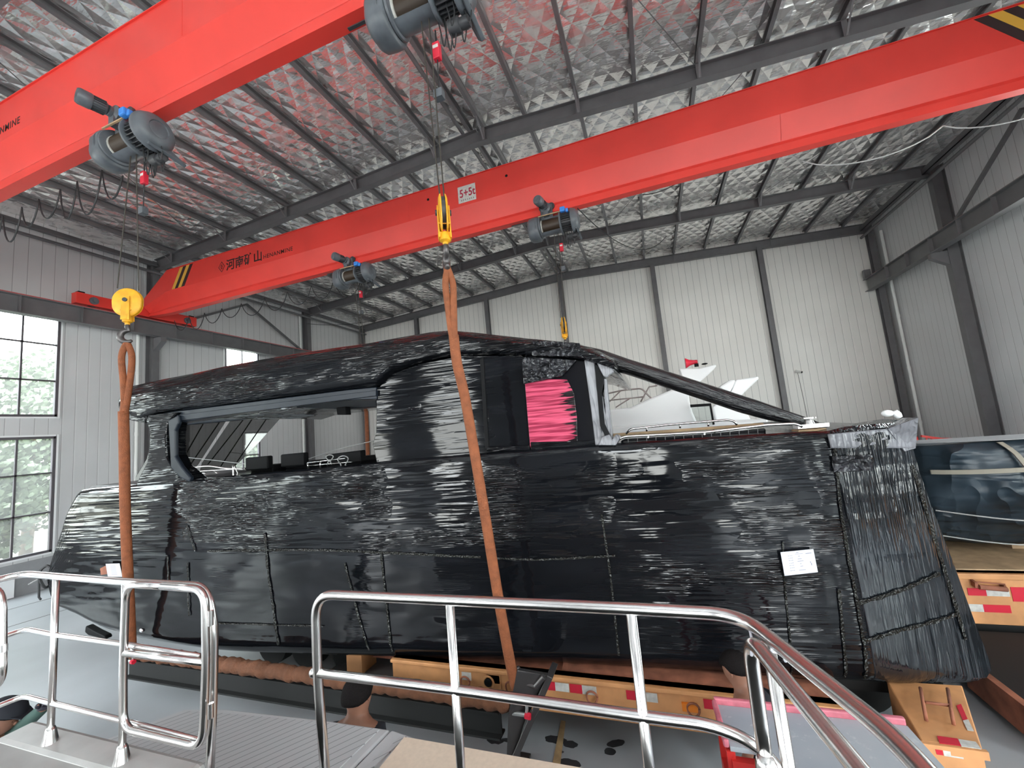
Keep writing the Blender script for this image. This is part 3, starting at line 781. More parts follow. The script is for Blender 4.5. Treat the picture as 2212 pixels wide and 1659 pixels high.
def make_hook(org, yaw, lab, opening=0.0):
    """hook block: cheek plates, sheave, straps, swivel and forged hook; origin at the rope entry"""
    x, y, z = org; t = thing('hook_block', org, lab, 'hook', 'yellow hook blocks on the wire ropes')
    ca, sa = math.cos(yaw), math.sin(yaw)
    u = Vector((ca, sa, 0)); v = Vector((-sa, ca, 0)); o = Vector(org)    # v = sheave axis, u in the disc plane
    W = lambda a, b, c: o + u*a + v*b + Z*c
    for s in (-1, 1):
        pts = []
        for k in range(24):
            a = 2*PI*k/24; r = .185
            pts.append((r*math.cos(a), -.20 + r*1.05*math.sin(a) - (.05 if math.sin(a) < -.2 else 0)))
        mb = MB(); rings = [[W(a, s*b, c) for a, c in [(p*k, (q+.2)*k-.2) for p, q in pts]] for b, k in ((.022, 1), (.034, .96), (.046, .80), (.050, .3))]
        mb.loft(rings); obj('cheek_plate', mb, M['yellow'], t, smooth=35)
        st = MB(); st.prism([W(-.05, s*.054, -.14), W(.05, s*.054, -.14), W(.055, s*.054, -.50), W(-.055, s*.054, -.50)], v*(s*.014)); obj('side_strap', st, M['yellow'], t, bevel=.004)
        obj('axle_end', MB().cyl(W(0, s*.05, -.20), W(0, s*.085, -.20), .030, 14), M['fins'], t, smooth=True)
    obj('sheave', MB().cyl(W(0, -.02, -.20), W(0, .02, -.20), .165, 28), M['fins'], t, smooth=True)
    obj('crosshead', MB().beam(W(0, -.072, -.46), W(0, .072, -.46), .06, .07).beam(W(-.06, -.065, -.35), W(-.06, .065, -.35), .015, .02).beam(W(.06, -.065, -.35), W(.06, .065, -.35), .015, .02), M['yellow'], t, bevel=.01)
    obj('swivel', MB().lathe(o+Z*(-.43), -Z, [(0, .045), (.06, .06), (.09, .06), (.11, .03), (.14, .03)], 18), M['yellow'], t, smooth=50)
    # forged hook in the plane of u and z
    c = (0, -.74); pts = [W(0, 0, -.54), W(.0, 0, -.60)]; rr = [.028, .034]
    for k in range(15):
        a = math.radians(80 + 235*k/14); r = .085
        pts.append(W(r*math.cos(a), 0, -.74 + r*math.sin(a))); rr.append(.030 + .014*math.sin(PI*k/14) - .012*(k > 10)*(k-10)/4)
    obj('hook', MB().tube(pts, rr, 12), M['hook'], t, smooth='all')
    return t
make_hook((-1.86, YN, 5.95), math.radians(-60), 'yellow hook block seen edge on, holding the orange sling mid picture')
make_hook((-7.16, YN, 5.99), math.radians(35), 'yellow hook block with its round cheek turned to us, at far left')
make_hook((-1.74, YFAR, 5.96), math.radians(-76), 'small yellow hook block just above the black cabin roof')
make_hook((-7.50, YFAR, 5.92), math.radians(-76), 'yellow hook block behind the cabin roof, under the left far hoist')

# ------------------------------------------------------------------ slings
def sling(parts, lab, name='lifting_sling'):
    t = thing(name, parts[0][1][0], lab, 'sling')
    for nm, pts, r, fl, side in parts: obj(nm, MB().tube(bez(pts, 6), r, 12, flat=fl, side=side), M['sling'], t, smooth='all')
    return t
zt = 5.13
sling([('strand', [(-1.86, YN, zt), (-1.885, YN-.02, 4.95), (-1.885, YN, 4.70), (-1.875, YN+.01, 4.45), (-1.862, YN+.02, 4.36)], 1, (.036, .024), (1, .3, 0)),
       ('strand', [(-1.86, YN, zt), (-1.82, YN+.02, 4.95), (-1.82, YN, 4.72), (-1.84, YN+.01, 4.45), (-1.85, YN+.02, 4.36)], 1, (.036, .024), (1, .3, 0)),
       ('strap', [(-1.856, YN+.02, 4.40), (-1.845, YN+.03, 4.1), (-1.82, YN+.10, 3.75), (-1.78, YN+.16, 3.1), (-1.74, YN+.22, 2.4), (-1.70, YN+.27, 1.7), (-1.65, YN+.31, 1.1), (-1.615, YN+.34, .78)], [1]*43, (.054, .026), (1, .2, 0))],
      'orange brown lifting sling hanging in front of the black hull near mid picture')
sling([('strand', [(-7.16, YN, zt+.04), (-7.20, YN-.04, 4.95), (-7.19, YN-.02, 4.6), (-7.2, YN, 4.3), (-7.22, YN, 4.1)], 1, (.040, .03), (.5, 1, 0)),
       ('strand', [(-7.16, YN, zt+.04), (-7.12, YN+.04, 4.95), (-7.13, YN+.03, 4.6), (-7.17, YN+.02, 4.3), (-7.20, YN+.01, 4.1)], 1, (.040, .03), (.5, 1, 0)),
       ('strap', [(-7.21, YN, 4.15), (-7.25, YN+.04, 3.6), (-7.32, YN+.10, 2.8), (-7.38, YN+.17, 2.0), (-7.45, YN+.25, 1.2), (-7.50, YN+.30, .72)], 1, (.062, .04), (.6, 1, 0))],
      'orange brown lifting sling hanging in front of the stern at far left')
sling([('strap', [(-1.74, YFAR, 5.12), (-1.72, YFAR-.02, 4.2), (-1.7, YFAR-.05, 2.5), (-1.66, YFAR-.1, .8)], 1, (.06, .03), (1, 0, 0))],
      'orange lifting sling on the far side, behind the cabin, below the small hook')
sling([('strap', [(-7.50, YFAR, 5.1), (-7.5, YFAR-.02, 4.2), (-7.5, YFAR-.05, 2.5), (-7.5, YFAR-.1, .8)], 1, (.06, .03), (1, 0, 0))],
      'orange lifting sling on the far side, glimpsed through the cabin opening')

# spreader beam under the hull with its orange padding sleeve
for yy, lab in ((4.16, 'dark grey steel spreader beam under the near side of the hull'), (9.28, 'dark grey spreader beam under the far side of the hull')):
    mb = MB(); ibeam(mb, (-7.75, yy, .42), (-1.84, yy, .42), Z, .26, .15)
    o = obj('spreader_beam', mb, M['tyre'], origin=(-4.7, yy, .3)); tag(o, lab, 'beam')
random.seed(8)
pts = []; rr = []
for k in range(120):
    x = -7.55+5.86*k/119; pts.append((x, 4.10, .66+.008*math.sin(k*.8))); rr.append(.085*(1+.10*math.sin(k*2.1)+.10*random.uniform(-1, 1)))
o = obj('padding_sleeve', MB().tube(pts, rr, 12), M['sleeve'], origin=(-4.6, 4.1, .62), smooth='all'); tag(o, 'wrinkled orange brown padding sleeve lying along the spreader beam', 'sleeve')
for x, y, lab in ((-1.62, 4.10, 'galvanised bow shackle with a red pin at the foot of the middle sling'), (-7.52, 4.06, 'bow shackle at the foot of the left sling')):
    t = thing('bow_shackle', (x, y, .62), lab, 'shackle')
    c = Vector((x+.03, y-.02, .66)); pts = [c + Vector((.07*math.cos(a)*.6+.0, -.02, .0)) + Vector((.035*math.cos(a), 0, .11*math.sin(a))) for a in np.linspace(-.5, PI+.5, 16)]
    obj('bow', MB().tube(pts, .017, 10), M['shackle'], t, smooth='all')
    obj('pin', MB().cyl((x-.05, y-.04, .59), (x+.09, y-.04, .59), .02, 12), M['shackle'], t, smooth=True)
    obj('pin_nut', MB().cyl((x+.085, y-.045, .59), (x+.14, y-.05, .588), .032, 6), M['megared'], t)
# bent steel end plate of the cradle
mb = MB()
mb.prism([(-1.58, 4.05, 1.00), (-1.30, 4.12, .94), (-1.30, 4.18, .86), (-1.56, 4.12, .52), (-1.70, 4.05, .18), (-1.76, 4.03, .20), (-1.70, 4.02, .60)], (.0, .05, 0))
mb.prism([(-1.30, 4.12, .94), (-1.24, 4.12, .92), (-1.66, 4.0, .17), (-1.72, 4.0, .18)], (0, .25, 0))
mb.tube([(-1.60, 4.1, 1.0), (-1.52, 4.1, .86), (-1.42, 4.1, .84), (-1.32, 4.1, .94)], .03, 8)
mb.box(-1.80, -1.62, 3.98, 4.35, 0, .03); mb.beam((-1.70, 4.1, .02), (-1.68, 4.1, .3), .06, .08)
o = obj('cradle_plate', mb, M['hook'], origin=(-1.6, 4.1, .2), bevel=.006); tag(o, 'bent bare steel plate standing under the hull beside the shackle', 'plate')
# ------------------------------------------------------------------ the wrapped boat
# its near side stands in a vertical plane that is turned a little towards the bow; dv = distance inboard
K = .075
def S(px, py, dv=0.0):
    d = ray(px, py); t = (4.75+dv - 0)/(d.y - K*d.x)
    return Vector((0, 0, CAMZ)) + d*t
def yside(x, dv=0.0): return 4.75 + dv + K*x
from mathutils import noise as mn
boat = thing('wrapped_boat', (-4, 6.4, .75), 'long cabin boat wrapped all over in shiny black stretch film, hanging in orange slings', 'boat')

def bowdv(x):
    if x < 1.45: return 0.0
    t = (x-1.45)/1.25; return .42*t*t
top_px = [(100,1252,0),(108,1212,0),(125,1160,0),(146,1100,0),(166,1060,0),(190,1056,0),(292,1047,0),(430,1034,0),(530,1025,0),(600,1019,0),(750,1006,0),(820,998,0),(1050,979,0),(1330,958,0),(1560,943,0),(1720,934,0),(1790,932,0),(1830,922,.02),(1900,916,.05),(1975,912,.12),(1990,985,.15),(2020,1080,.20),(2062,1200,.28),(2130,1385,.38),(2152,1450,.42)]
bot_px = [(100,1252,0),(106,1290,0),(122,1318,0),(160,1340,0),(190,1357,0),(215,1368,0),(280,1386,0),(330,1395,0),(430,1413,0),(560,1420,0),(700,1426,0),(900,1431,0),(1100,1440,0),(1300,1450,0),(1500,1462,0),(1700,1474,0),(1900,1483,.06),(2050,1491,.22),(2110,1490,.32),(2140,1478,.38),(2152,1452,.42)]
TP = [S(*p) for p in top_px]; BP = [S(*p) for p in bot_px]
def interp(P, x):
    xs_ = [p.x for p in P]
    return float(np.interp(x, xs_, [p.z for p in P]))
def mono(P):
    out = [P[0]]
    for p in P[1:]:
        out.append(Vector((max(p.x, out[-1].x+.004), p.y, p.z)))
    return out
TP, BP = mono(TP), mono(BP)
XS0, XS1 = TP[0].x+.01, min(TP[-1].x, BP[-1].x)-.01
BEAM = 3.95
def hull_point(x, w, off=0.0):
    """w 0 bottom .. 1 top on the near side"""
    zt_, zb_ = interp(TP, x), interp(BP, x)
    tuck = .13*max(0, 1-w/.08)**2 + .05*max(0, (w-.95)/.05)**2
    z = zb_ + (zt_-zb_)*w
    wob = .014*mn.noise(Vector((x*1.3, 0, z*2.0))) + .006*mn.noise(Vector((x*2.1, 3, z*14.0))) + .0035*mn.noise(Vector((x*3, 7, z*40.0)))
    if x > 1.4: wob = .012*mn.noise(Vector((x*2.5, 0, z*1.2))) + .007*mn.noise(Vector((x*16, 3, z*1.5)))
    dv = bowdv(x) + tuck + off
    return Vector((x, yside(x, dv) + wob, z))
def hull_mesh(xa, xb, nx, nw=70):
    mb = MB(); rings = []
    for i in range(nx+1):
        x = xa + (xb-xa)*i/nx
        r = [hull_point(x, j/nw) for j in range(nw+1)]
        zt_, zb_ = interp(TP, x), interp(BP, x); c0, c1 = bowdv(x), BEAM-bowdv(x)
        r += [Vector((x, yside(x, c0+.10), zt_-.02)), Vector((x, yside(x, c1-.10), zt_-.02))]
        for j in range(10, -1, -1):
            w_ = j/10; tuck = .13*max(0, 1-w_/.08)**2
            r.append(Vector((x, yside(x, c1-tuck), zb_+(zt_-zb_)*w_)))
        rings.append(r)
    mb.loft(rings); return mb
XSEAM = S(1800, 950).x
obj('hull', hull_mesh(XS0, XSEAM, 220), M['film'], boat, smooth='all')
obj('bow_wrapping', hull_mesh(XSEAM, XS1, 60), M['filmbow'], boat, smooth='all', label='bow wrapped in vertical bands of black film')
def edge_strip(pts, wd, matk, name, label=None, off=-.012, hull=True, n=10):
    """a strip of tape lying on the hull film"""
    P = [S(*p) for p in pts]; mb = MB(); rows = []
    path = [P[i].lerp(P[i+1], k/n) for i in range(len(P)-1) for k in range(n)] + [P[-1]]
    for i, p in enumerate(path):
        d = (path[min(i+1, len(path)-1)] - path[max(i-1, 0)]); d.y = 0; d.normalize(); s_ = Vector((-d.z, 0, d.x))
        row = []
        for k in (-1, -.4, .3, 1):
            q = p + s_*(wd/2*k*(1+.25*math.sin(i*1.7)))
            zt_, zb_ = interp(TP, q.x), interp(BP, q.x); w_ = min(max((q.z-zb_)/(zt_-zb_), 0), 1)
            h = hull_point(q.x, w_, off - .006*random.random()); row.append(Vector((q.x, h.y, q.z)))
        rows.append(row)
    mb.loft(rows, closed=False, cap=False); return obj(name, mb, M[matk], boat, smooth='all', label=label)
random.seed(3)
for pts, wd in (([(1803,960),(1815,1100),(1835,1220),(1850,1290),(1868,1400),(1872,1472)], .035),
                ([(1853,1303),(1960,1280),(2067,1258)], .05), ([(1863,1386),(1950,1366),(2118,1357)], .045),
                ([(1691,1170),(1693,1245),(1715,1475)], .022), ([(1812,1272),(1829,1472)], .035),
                ([(573,1151),(588,1290),(604,1392)], .05), ([(746,1215),(775,1330),(798,1405)], .035), ([(825,1195),(846,1412)], .04),
                ([(1300,1110),(1320,1250),(1337,1415)], .03), ([(363,1200),(366,1275)], .04), ([(407,1215),(410,1330)], .04),
                ([(2000,1010),(2062,1195),(2100,1300),(2140,1420)], .05), ([(405,1135),(424,1190)], .035)):
    edge_strip(pts, wd*.7, 'tape', 'packing_tape', 'clear packing tape')
edge_strip([(450,1190),(640,1187),(760,1190),(900,1196),(1040,1203)], .028, 'tape', 'tape_seam', 'wrinkled seam of clear tape')
edge_strip([(1060,1205),(1160,1208),(1250,1204),(1330,1200)], .022, 'tape', 'tape_seam', 'wrinkled seam of clear tape')
edge_strip([(455,1345),(700,1352)], .018, 'tape', 'tape_seam')

def on_hull(px, py, off):
    p = S(px, py)
    for _ in range(4):
        dv = bowdv(p.x)+off; p = S(px, py, dv)
    return p
# bright crumpled band around the top of the bow and the pulled out corner
def quad_part(name, P, matk, th=.02, label=None, par=boat, nu=14, nv=8, amp=.012, seed=0):
    """soft sheet spanned by four world corners (bl, br, tr, tl), given a thickness"""
    bl, br, tr, tl = P; mb = MB(); nn = (br-bl).cross(tl-bl).normalized()
    if nn.y > 0: nn = -nn
    def fn(u, v):
        p = bl.lerp(br, u).lerp(tl.lerp(tr, u), v); e = min(u, 1-u, v, 1-v)*6
        return p + nn*(amp*mn.noise(Vector((u*9+seed, v*9, seed)))*min(e, 1) + .0)
    mb.grid(fn, nu, nv); o = obj(name, mb, M[matk], par, smooth='all', label=label)
    md = o.modifiers.new('thickness', 'SOLIDIFY'); md.thickness = th; md.offset = 0; return o
quad_part('bow_top_wrap', [on_hull(1795,968,-.03), on_hull(1975,968,-.03), on_hull(1968,921,-.03), on_hull(1788,938,-.03)], 'filmsilver', label='silvery crumpled film band')
quad_part('bow_top_wrap', [on_hull(1801,1020,-.03), on_hull(1885,1016,-.03), on_hull(1882,982,-.03), on_hull(1797,986,-.03)], 'crumple', label='crumpled clear film patch', amp=.03)
mb = MB(); a, b, c, d = on_hull(1918,926,-.02), S(1984,902,.05), on_hull(1978,968,-.02), on_hull(1955,975,-.02)
mb.loft([[a, a+Vector((.01,.05,.01)), a+Vector((0,.05,-.02))], [b, b+Vector((.01,.3,.0)), b+Vector((0,.3,-.02))], [c, c+Vector((0,.05,0)), c+Vector((0,.05,-.02))]])
mb.prism([a, b, c, d], (0, .03, 0)); obj('film_corner', mb, M['filmsilver'], boat, label='translucent film pulled to a point at the bow')
mb = MB()
for p, q, r_ in (((1800,938),(1870,912),.03), ((1870,912),(1925,906),.03), ((1925,906),(1978,912),.03)): pass
mb.loft([[S(px, py, dv) for px, py, dv in r_] for r_ in ([(1800,936,.1),(1805,930,.3),(1810,934,3.2)], [(1845,931,.1),(1850,914,.8),(1850,922,3.2)], [(1900,925,.1),(1905,905,.9),(1900,912,3.2)], [(1965,920,.15),(1958,908,.8),(1950,910,3.0)])], closed=True)
obj('bow_cover', mb, M['filmbow'], boat, label='black plastic draped over the bow deck')
t_ = MB()
c = S(1917,893,.6); t_.sphere(c, .045, 12, 8, (1.25, 1, .85)); p = S(1932,888,.6); q = S(1943,902,.6)
t_.tube([p, p.lerp(q, .5), q], [.03, .04, .03], 10); obj('bow_light', t_, M['white'], boat, smooth='all', label='white rounded light fitting')

# roof
def prism_px(px, dv, th, name, matk, label=None, bevel=.02, smooth=None, par=boat):
    pts = [S(x, y, dv) for x, y in px]
    return obj(name, MB().prism(pts, Vector((0, th, 0))), M[matk], par, bevel=bevel, label=label, smooth=smooth)
rt_top = [(257,862),(262,848),(278,836),(340,822),(420,806),(500,789),(570,776),(640,764),(720,752),(800,741),(870,728),(930,718),(976,714),(1050,721),(1130,730),(1200,737),(1244,741),(1290,756),(1326,776)]
rt_bot = [(255,880),(266,895),(300,909),(345,893),(420,882),(500,871),(570,862),(640,853),(700,846),(760,839),(812,835),(850,803),(900,784),(960,770),(1030,766),(1100,765),(1180,770),(1260,778),(1328,800)]
def resample(P, n):
    P = [Vector((a, b, 0)) for a, b in P]; L = [0]
    for a, b in zip(P, P[1:]): L.append(L[-1]+(b-a).length)
    return [(float(np.interp(L[-1]*k/n, L, [p.x for p in P])), float(np.interp(L[-1]*k/n, L, [p.y for p in P]))) for k in range(n+1)]
A, B = resample(rt_top, 130), resample(rt_bot, 130); rings = []
for i, ((ax_, ay_), (bx_, by_)) in enumerate(zip(A, B)):
    r = []; NW = 16
    for j in range(NW+1):
        w_ = j/NW; px, py = bx_+(ax_-bx_)*w_, by_+(ay_-by_)*w_
        rnd = .22*max(0, (w_-.6)/.4)**2 + .10*max(0, 1-w_/.25)**2
        p = S(px, py, -.04 + rnd); p.y += .012*mn.noise(Vector((p.x*2, 0, p.z*16))) + .02*mn.noise(Vector((p.x*1.1, 5, p.z*3)))
        r.append(p)
    t0, b0 = r[-1], r[0]
    r += [t0 + Vector((0, .6, .03)), t0 + Vector((0, 3.2, .03)), t0 + Vector((0, 3.75, -.05)), b0 + Vector((0, 3.75, 0)), b0 + Vector((0, 3.2, .02))]
    rings.append(r)
obj('roof', MB().loft(rings), M['filmroof'], boat, smooth='all', label='roof wrapped in black film')
prism_px([(262,884),(318,896),(312,914),(280,908),(268,900)], .02, .4, 'roof_flap', 'filmroof')
# beam under the roof edge
prism_px([(352,892),(750,842),(812,836),(814,862),(700,866),(600,878),(380,914),(356,908)], .08, .22, 'roof_side_beam', 'boatpaint', 'bare blue black side beam under the roof edge', bevel=.01)
prism_px([(372,898),(812,843),(812,855),(380,910)], .05, .05, 'roof_side_beam', 'boatpaint', bevel=.006)
prism_px([(640,868),(812,846),(812,878),(742,884),(640,880)], 1.2, .3, 'inner_beam', 'boatpaint', bevel=.01)
prism_px([(726,880),(746,878),(748,896),(728,896)], 1.0, .12, 'inner_fitting', 'black', bevel=.01)
# far side beam and pillars
prism_px([(380,905),(820,862),(820,880),(400,918)], 3.6, .15, 'roof_side_beam', 'boatpaint')
# left pillar, narrow in the middle
prism_px([(318,896),(384,890),(362,915),(358,945),(360,985),(372,1008),(407,1038),(410,1044),(292,1050),(300,1030),(316,1000),(322,960),(322,930),(314,910)], .02, .30, 'stern_pillar', 'filmroof', 'stern pillar wrapped in black film', bevel=.03)
prism_px([(362,908),(384,896),(385,915),(378,930),(378,985),(392,1008),(412,1032),(408,1042),(388,1032),(368,1010)], .0, .06, 'pillar_edge', 'boatpaint', 'bare dark edge of the stern pillar')
prism_px([(290,1050),(292,1030),(316,990),(322,965),(322,1046)], .6, .05, 'quarter_panel', 'glassblack')
# stern platform block
prism_px([(188,1056),(196,1050),(290,1046),(292,1056),(190,1060)], .1, 3.4, 'stern_rail_cap', 'steel')
# cabin side
cab = [(812,842),(850,806),(905,786),(1000,768),(1120,768),(1132,772),(1146,976),(1050,986),(830,1001),(814,1001),(805,960),(812,935),(813,880)]
def flat_film(px, dv, nmx, name, matk, label=None, th=.05, amp=.010):
    """filled polygon with its own depth"""
    pts = [S(x, y, dv) for x, y in px]; o = obj(name, MB().prism(pts, Vector((0, th, 0))), M[matk], boat, label=label, bevel=.008); return o
flat_film(cab, .10, 0, 'cabin_side', 'filmcabin', 'cabin side wrapped in black film', th=.3)
flat_film([(1132,768),(1268,772),(1300,790),(1322,962),(1240,968),(1146,974)], .14, 0, 'cabin_side', 'filmcabin', th=.3)
flat_film([(1136,776),(1266,780),(1287,960),(1148,970)], .09, 0, 'side_window', 'glassblack', 'glossy black side window under film', th=.04)
flat_film([(1050,975),(1052,966),(1143,962),(1145,974)], .05, 0, 'sill', 'filmroof', th=.1)
flat_film([(1036,776),(1044,772),(1056,968),(1048,970)], .08, 0, 'door_post', 'black', th=.05)
flat_film([(1146,955),(1270,952),(1287,950),(1290,968),(1147,974)], .05, 0, 'sill', 'filmroof', th=.1)
# painted pink reflection on the left of the side window, ragged right edge
flat_film([(1133,822),(1160,818),(1225,820),(1240,850),(1246,900),(1248,960),(1145,967)], .075, 0, 'painted_reflection', 'pink', 'painted pink reflection on the side window', th=.015)
quad_part('crumpled_film', [S(1131,830,.05), S(1215,812,.05), S(1245,778,.03), S(1128,772,.03)], 'crumple', amp=.05, nu=30, nv=16, label='crumpled clear film', seed=3)
quad_part('crumpled_film', [S(1150,768,-.04), S(1258,770,-.04), S(1252,742,.0), S(1150,736,.0)], 'crumple', amp=.05, nu=36, nv=10, label='crumpled clear film', seed=7)
# front pillar: silver film, black stripe
flat_film([(1262,778),(1284,782),(1302,860),(1318,960),(1286,962),(1276,880)], .04, 0, 'front_pillar', 'filmsilver', 'front pillar in silver grey film', th=.15)
flat_film([(1284,786),(1298,792),(1304,826),(1300,850),(1306,915),(1318,940),(1320,958),(1310,960),(1305,938),(1296,920)], .02, 0, 'pillar_trim', 'black', th=.10)
flat_film([(1283,770),(1302,764),(1316,785),(1326,803),(1310,815),(1303,812),(1292,790)], .0, 0, 'pillar_head', 'filmsilver', 'silver film bunched at the roof corner', th=.06)
flat_film([(1304,818),(1310,818),(1316,880),(1324,945),(1320,958),(1308,915)], .05, 0, 'front_pillar', 'filmsilver', th=.10)
flat_film([(1292,962),(1300,944),(1316,938),(1322,950),(1330,938),(1340,944),(1334,956),(1330,962)], .0, 0, 'pillar_foot', 'filmsilver', th=.2)
# film drawn from the roof down to the bow: a long tapering boom
m_ = mat('black_film_stretched_boom', (0.012, 0.012, 0.014), .14, spec=.6); g = N(m_)
mp = g.nt.nodes.new('ShaderNodeMapping'); g.nt.links.new(g.tc.outputs['Object'], mp.inputs[0]); mp.inputs['Rotation'].default_value = (0, math.radians(-25), 0)
n1 = g.noise(1.0, vec=mp.outputs[0], mapsc=(.6, 30, 36), detail=4); g.set('Normal', g.bump(n1, .9, .03)); M['boom'] = m_
up_ = [(1238,742),(1300,755),(1360,776),(1430,798),(1560,840),(1640,866),(1700,887),(1750,904),(1792,922)]
lo_ = [(1286,792),(1318,798),(1370,814),(1440,838),(1530,868),(1600,892),(1660,908),(1720,918),(1790,928)]
U, L_ = resample(up_, 60), resample(lo_, 60); rings = []
for (ax_, ay_), (bx_, by_) in zip(U, L_):
    a, b = S(ax_, ay_, .85), S(bx_, by_, .85); c = (a+b)/2; h = (a-b)/2; r = []
    for k in range(20):
        t_ = 2*PI*k/20; r.append(c + h*math.cos(t_)*(1+.03*math.sin(5*t_)) + Vector((0, 1, 0))*(max(h.length, .05)*.9*math.sin(t_)))
    rings.append(r)
obj('stretched_film_boom', MB().loft(rings), M['boom'], boat, smooth='all', label='black film stretched from the roof to the bow')
# bow deck fittings
def rail_px(pts, dv, r, name='deck_rail', mk='chrome', rad=.03, lab=None):
    return obj(name, MB().tube(rounded([S(x, y, dv) for x, y in pts], rad, 4), r, 8), M[mk], boat, smooth='all', label=lab)
rail_px([(1330,962),(1337,948),(1350,943),(1522,934),(1657,918),(1718,915),(1733,922)], .18, .014, lab='chrome deck rail')
rail_px([(1522,943),(1522,934)], .18, .012)
rail_px([(1400,950),(1400,941)], .18, .012)
rail_px([(1352,937),(1362,927),(1440,918),(1572,907),(1586,910),(1592,918)], 1.1, .014, lab='chrome deck rail')
for x, y in ((1397,923),(1469,916),(1530,912)): rail_px([(x, y+9), (x, y)], 1.1, .012)
prism_px([(1318,937),(1480,926),(1650,913),(1654,919),(1480,933),(1318,944)], 1.25, .05, 'wooden_coaming', 'timber', 'pale wooden coaming')
prism_px([(1340,953),(1350,948),(1520,938),(1655,925),(1655,940),(1340,960)], .75, .06, 'seat_back', 'glassblack', 'black ribbed seat back')
for k in range(15):
    x = 1356+k*20; y = 948-(x-1350)*.073
    prism_px([(x,y),(x+1.5,y),(x+2,y+11),(x+.5,y+11)], .74, .01, 'seat_rib', 'steel', bevel=None)
wl = MB(); c = S(1748,918,.5); wl.cyl(c, c+Vector((0,0,.07)), .06, 16, .04); wl.cyl(c+Vector((0,0,.07)), c+Vector((0,0,.085)), .075, 16); wl.box(c.x-.13, c.x+.16, c.y-.08, c.y+.1, c.z-.03, c.z+.01)
obj('windlass', wl, M['chrome'], boat, smooth=40, label='chrome windlass')
prism_px([(1724,929),(1786,924),(1788,930),(1724,934)], .45, .25, 'windlass_pad', 'timber')
# odds and ends aft
cw = MB(); cw.tube(bez([S(112,1262,.1), S(96,1268,.0), S(84,1240,-.05), S(102,1222,0), S(118,1236,.05)], 6), .02, 6); cw.tube([S(84,1250,0), S(84,1290,0), S(88,1295,0)], .015, 6)
obj('stern_rope', cw, M['cable'], boat)
st = MB(); st.tube(bez([S(62,1262,.1), S(75,1255,.1), S(95,1246,.1), S(100,1252,.1)], 5), .012, 6); obj('stern_fitting', st, M['chrome'], boat)
prism_px([(184,1352),(205,1364),(226,1374),(228,1382),(190,1373),(182,1366)], .25, .10, 'stern_drive', 'black')
sk = MB().sphere(S(305,1362,-.01), .035, 12, 8, (1.3, .4, .8)); obj('drain_fitting', sk, M['chrome'], boat, smooth='all')

# paper notes
def note(px, nm, lab, lines):
    P = [on_hull(x, y, -.045) for x, y in px]     # tl, tr, br, bl
    nn = (P[1]-P[0]).cross(P[3]-P[0]).normalized(); nn = nn if nn.y < 0 else -nn
    o = obj(nm, MB().prism([p for p in P], nn*-.004), M['paper'], boat, label=lab)
    mb = MB(); U_ = lambda u, v: P[0].lerp(P[1], u).lerp(P[3].lerp(P[2], u), v) + nn*.0015
    for u0, u1, v0, v1 in lines: mb.add([U_(u0, v0), U_(u1, v0), U_(u1, v1), U_(u0, v1)], [(0, 1, 2, 3)])
    obj('writing', mb, M['ink'], o)
random.seed(21)
ln = [(.46,.54,.06,.085), (.42,.66,.13,.145), (.74,.92,.14,.17)]
for k, v in enumerate((.17,.27,.37,.48,.58,.68,.80)):
    for q in range(3): ln.append((.20+q*.05+random.uniform(0,.01), .235+q*.05, v+random.uniform(0,.01), v+.028))
for v, a, b in ((.23,.50,.56),(.34,.48,.60),(.44,.46,.64),(.55,.52,.57),(.66,.52,.60),(.82,.46,.66)): ln.append((a, b, v, v+.022))
ln += [(.83,.85,.50,.58), (.845,.87,.58,.68)]
note([(1686,1193),(1757,1186),(1767,1236),(1695,1244)], 'paper_notice', 'white printed notice', ln)
note([(228,1218),(258,1217),(264,1246),(233,1246)], 'paper_notice', 'white paper notice at the stern', [(.3,.7,.1+.1*k,.12+.1*k) for k in range(8)])
rs = MB().prism([on_hull(216,1228,-.01), on_hull(228,1222,-.01), on_hull(232,1240,-.01), on_hull(218,1242,-.01)], (0,.01,0)); obj('red_mark', rs, M['rust'], boat)

# far side: smoked film strips stretched across the opening
def sheet(px, dv, mk, lab=None):
    obj('film_strip', MB().prism([S(x, y, dv) for x, y in px], (0, .006, 0)), M[mk], boat, label=lab)
sheet([(378,912),(496,897),(427,1005),(400,1028),(380,1000)], 3.7, 'smoke', 'dark see-through film')
sheet([(506,896),(612,888),(604,905),(560,955),(505,1010),(428,1030),(436,1000)], 3.7, 'smoke', 'dark see-through film')
for a, b in (((438,902),(384,1000)), ((475,898),(402,1008)), ((527,894),(442,1004)), ((545,892),(470,1008)), ((578,889),(500,1006))):
    sheet([a, (a[0]+7, a[1]), (b[0]+5, b[1]), b], 3.68, 'smoke')

# things standing on the deck inside the opening
def deckz(x): return interp(TP, x)-.02
for (x0, y0, x1, y1), lab in (((529,989,583,1026), 'black box shaped helm seat back, left one in the cabin opening'), ((605,982,661,1020), 'black box shaped helm seat back, right one in the cabin opening')):
    a, b = S(x0, y0, 1.3), S(x1, y1, 1.3); zd = deckz(a.x)
    t = thing('helm_seat', ((a.x+b.x)/2, a.y+.3, zd), lab, 'seat', 'helm seats in the cabin')
    obj('backrest', MB().box(a.x, b.x, a.y, a.y+.12, zd+.03, a.z), M['black'], t, bevel=.025)
    obj('seat', MB().box(a.x, b.x, a.y+.10, a.y+.55, zd+.0, zd+.10), M['black'], t, bevel=.02)
a, b = S(703,975,1.5), S(785,1006,1.5); zd = deckz(a.x)
t = thing('lounge_seat', ((a.x+b.x)/2, a.y+.2, zd), 'long low black seat back at the right of the cabin opening', 'seat')
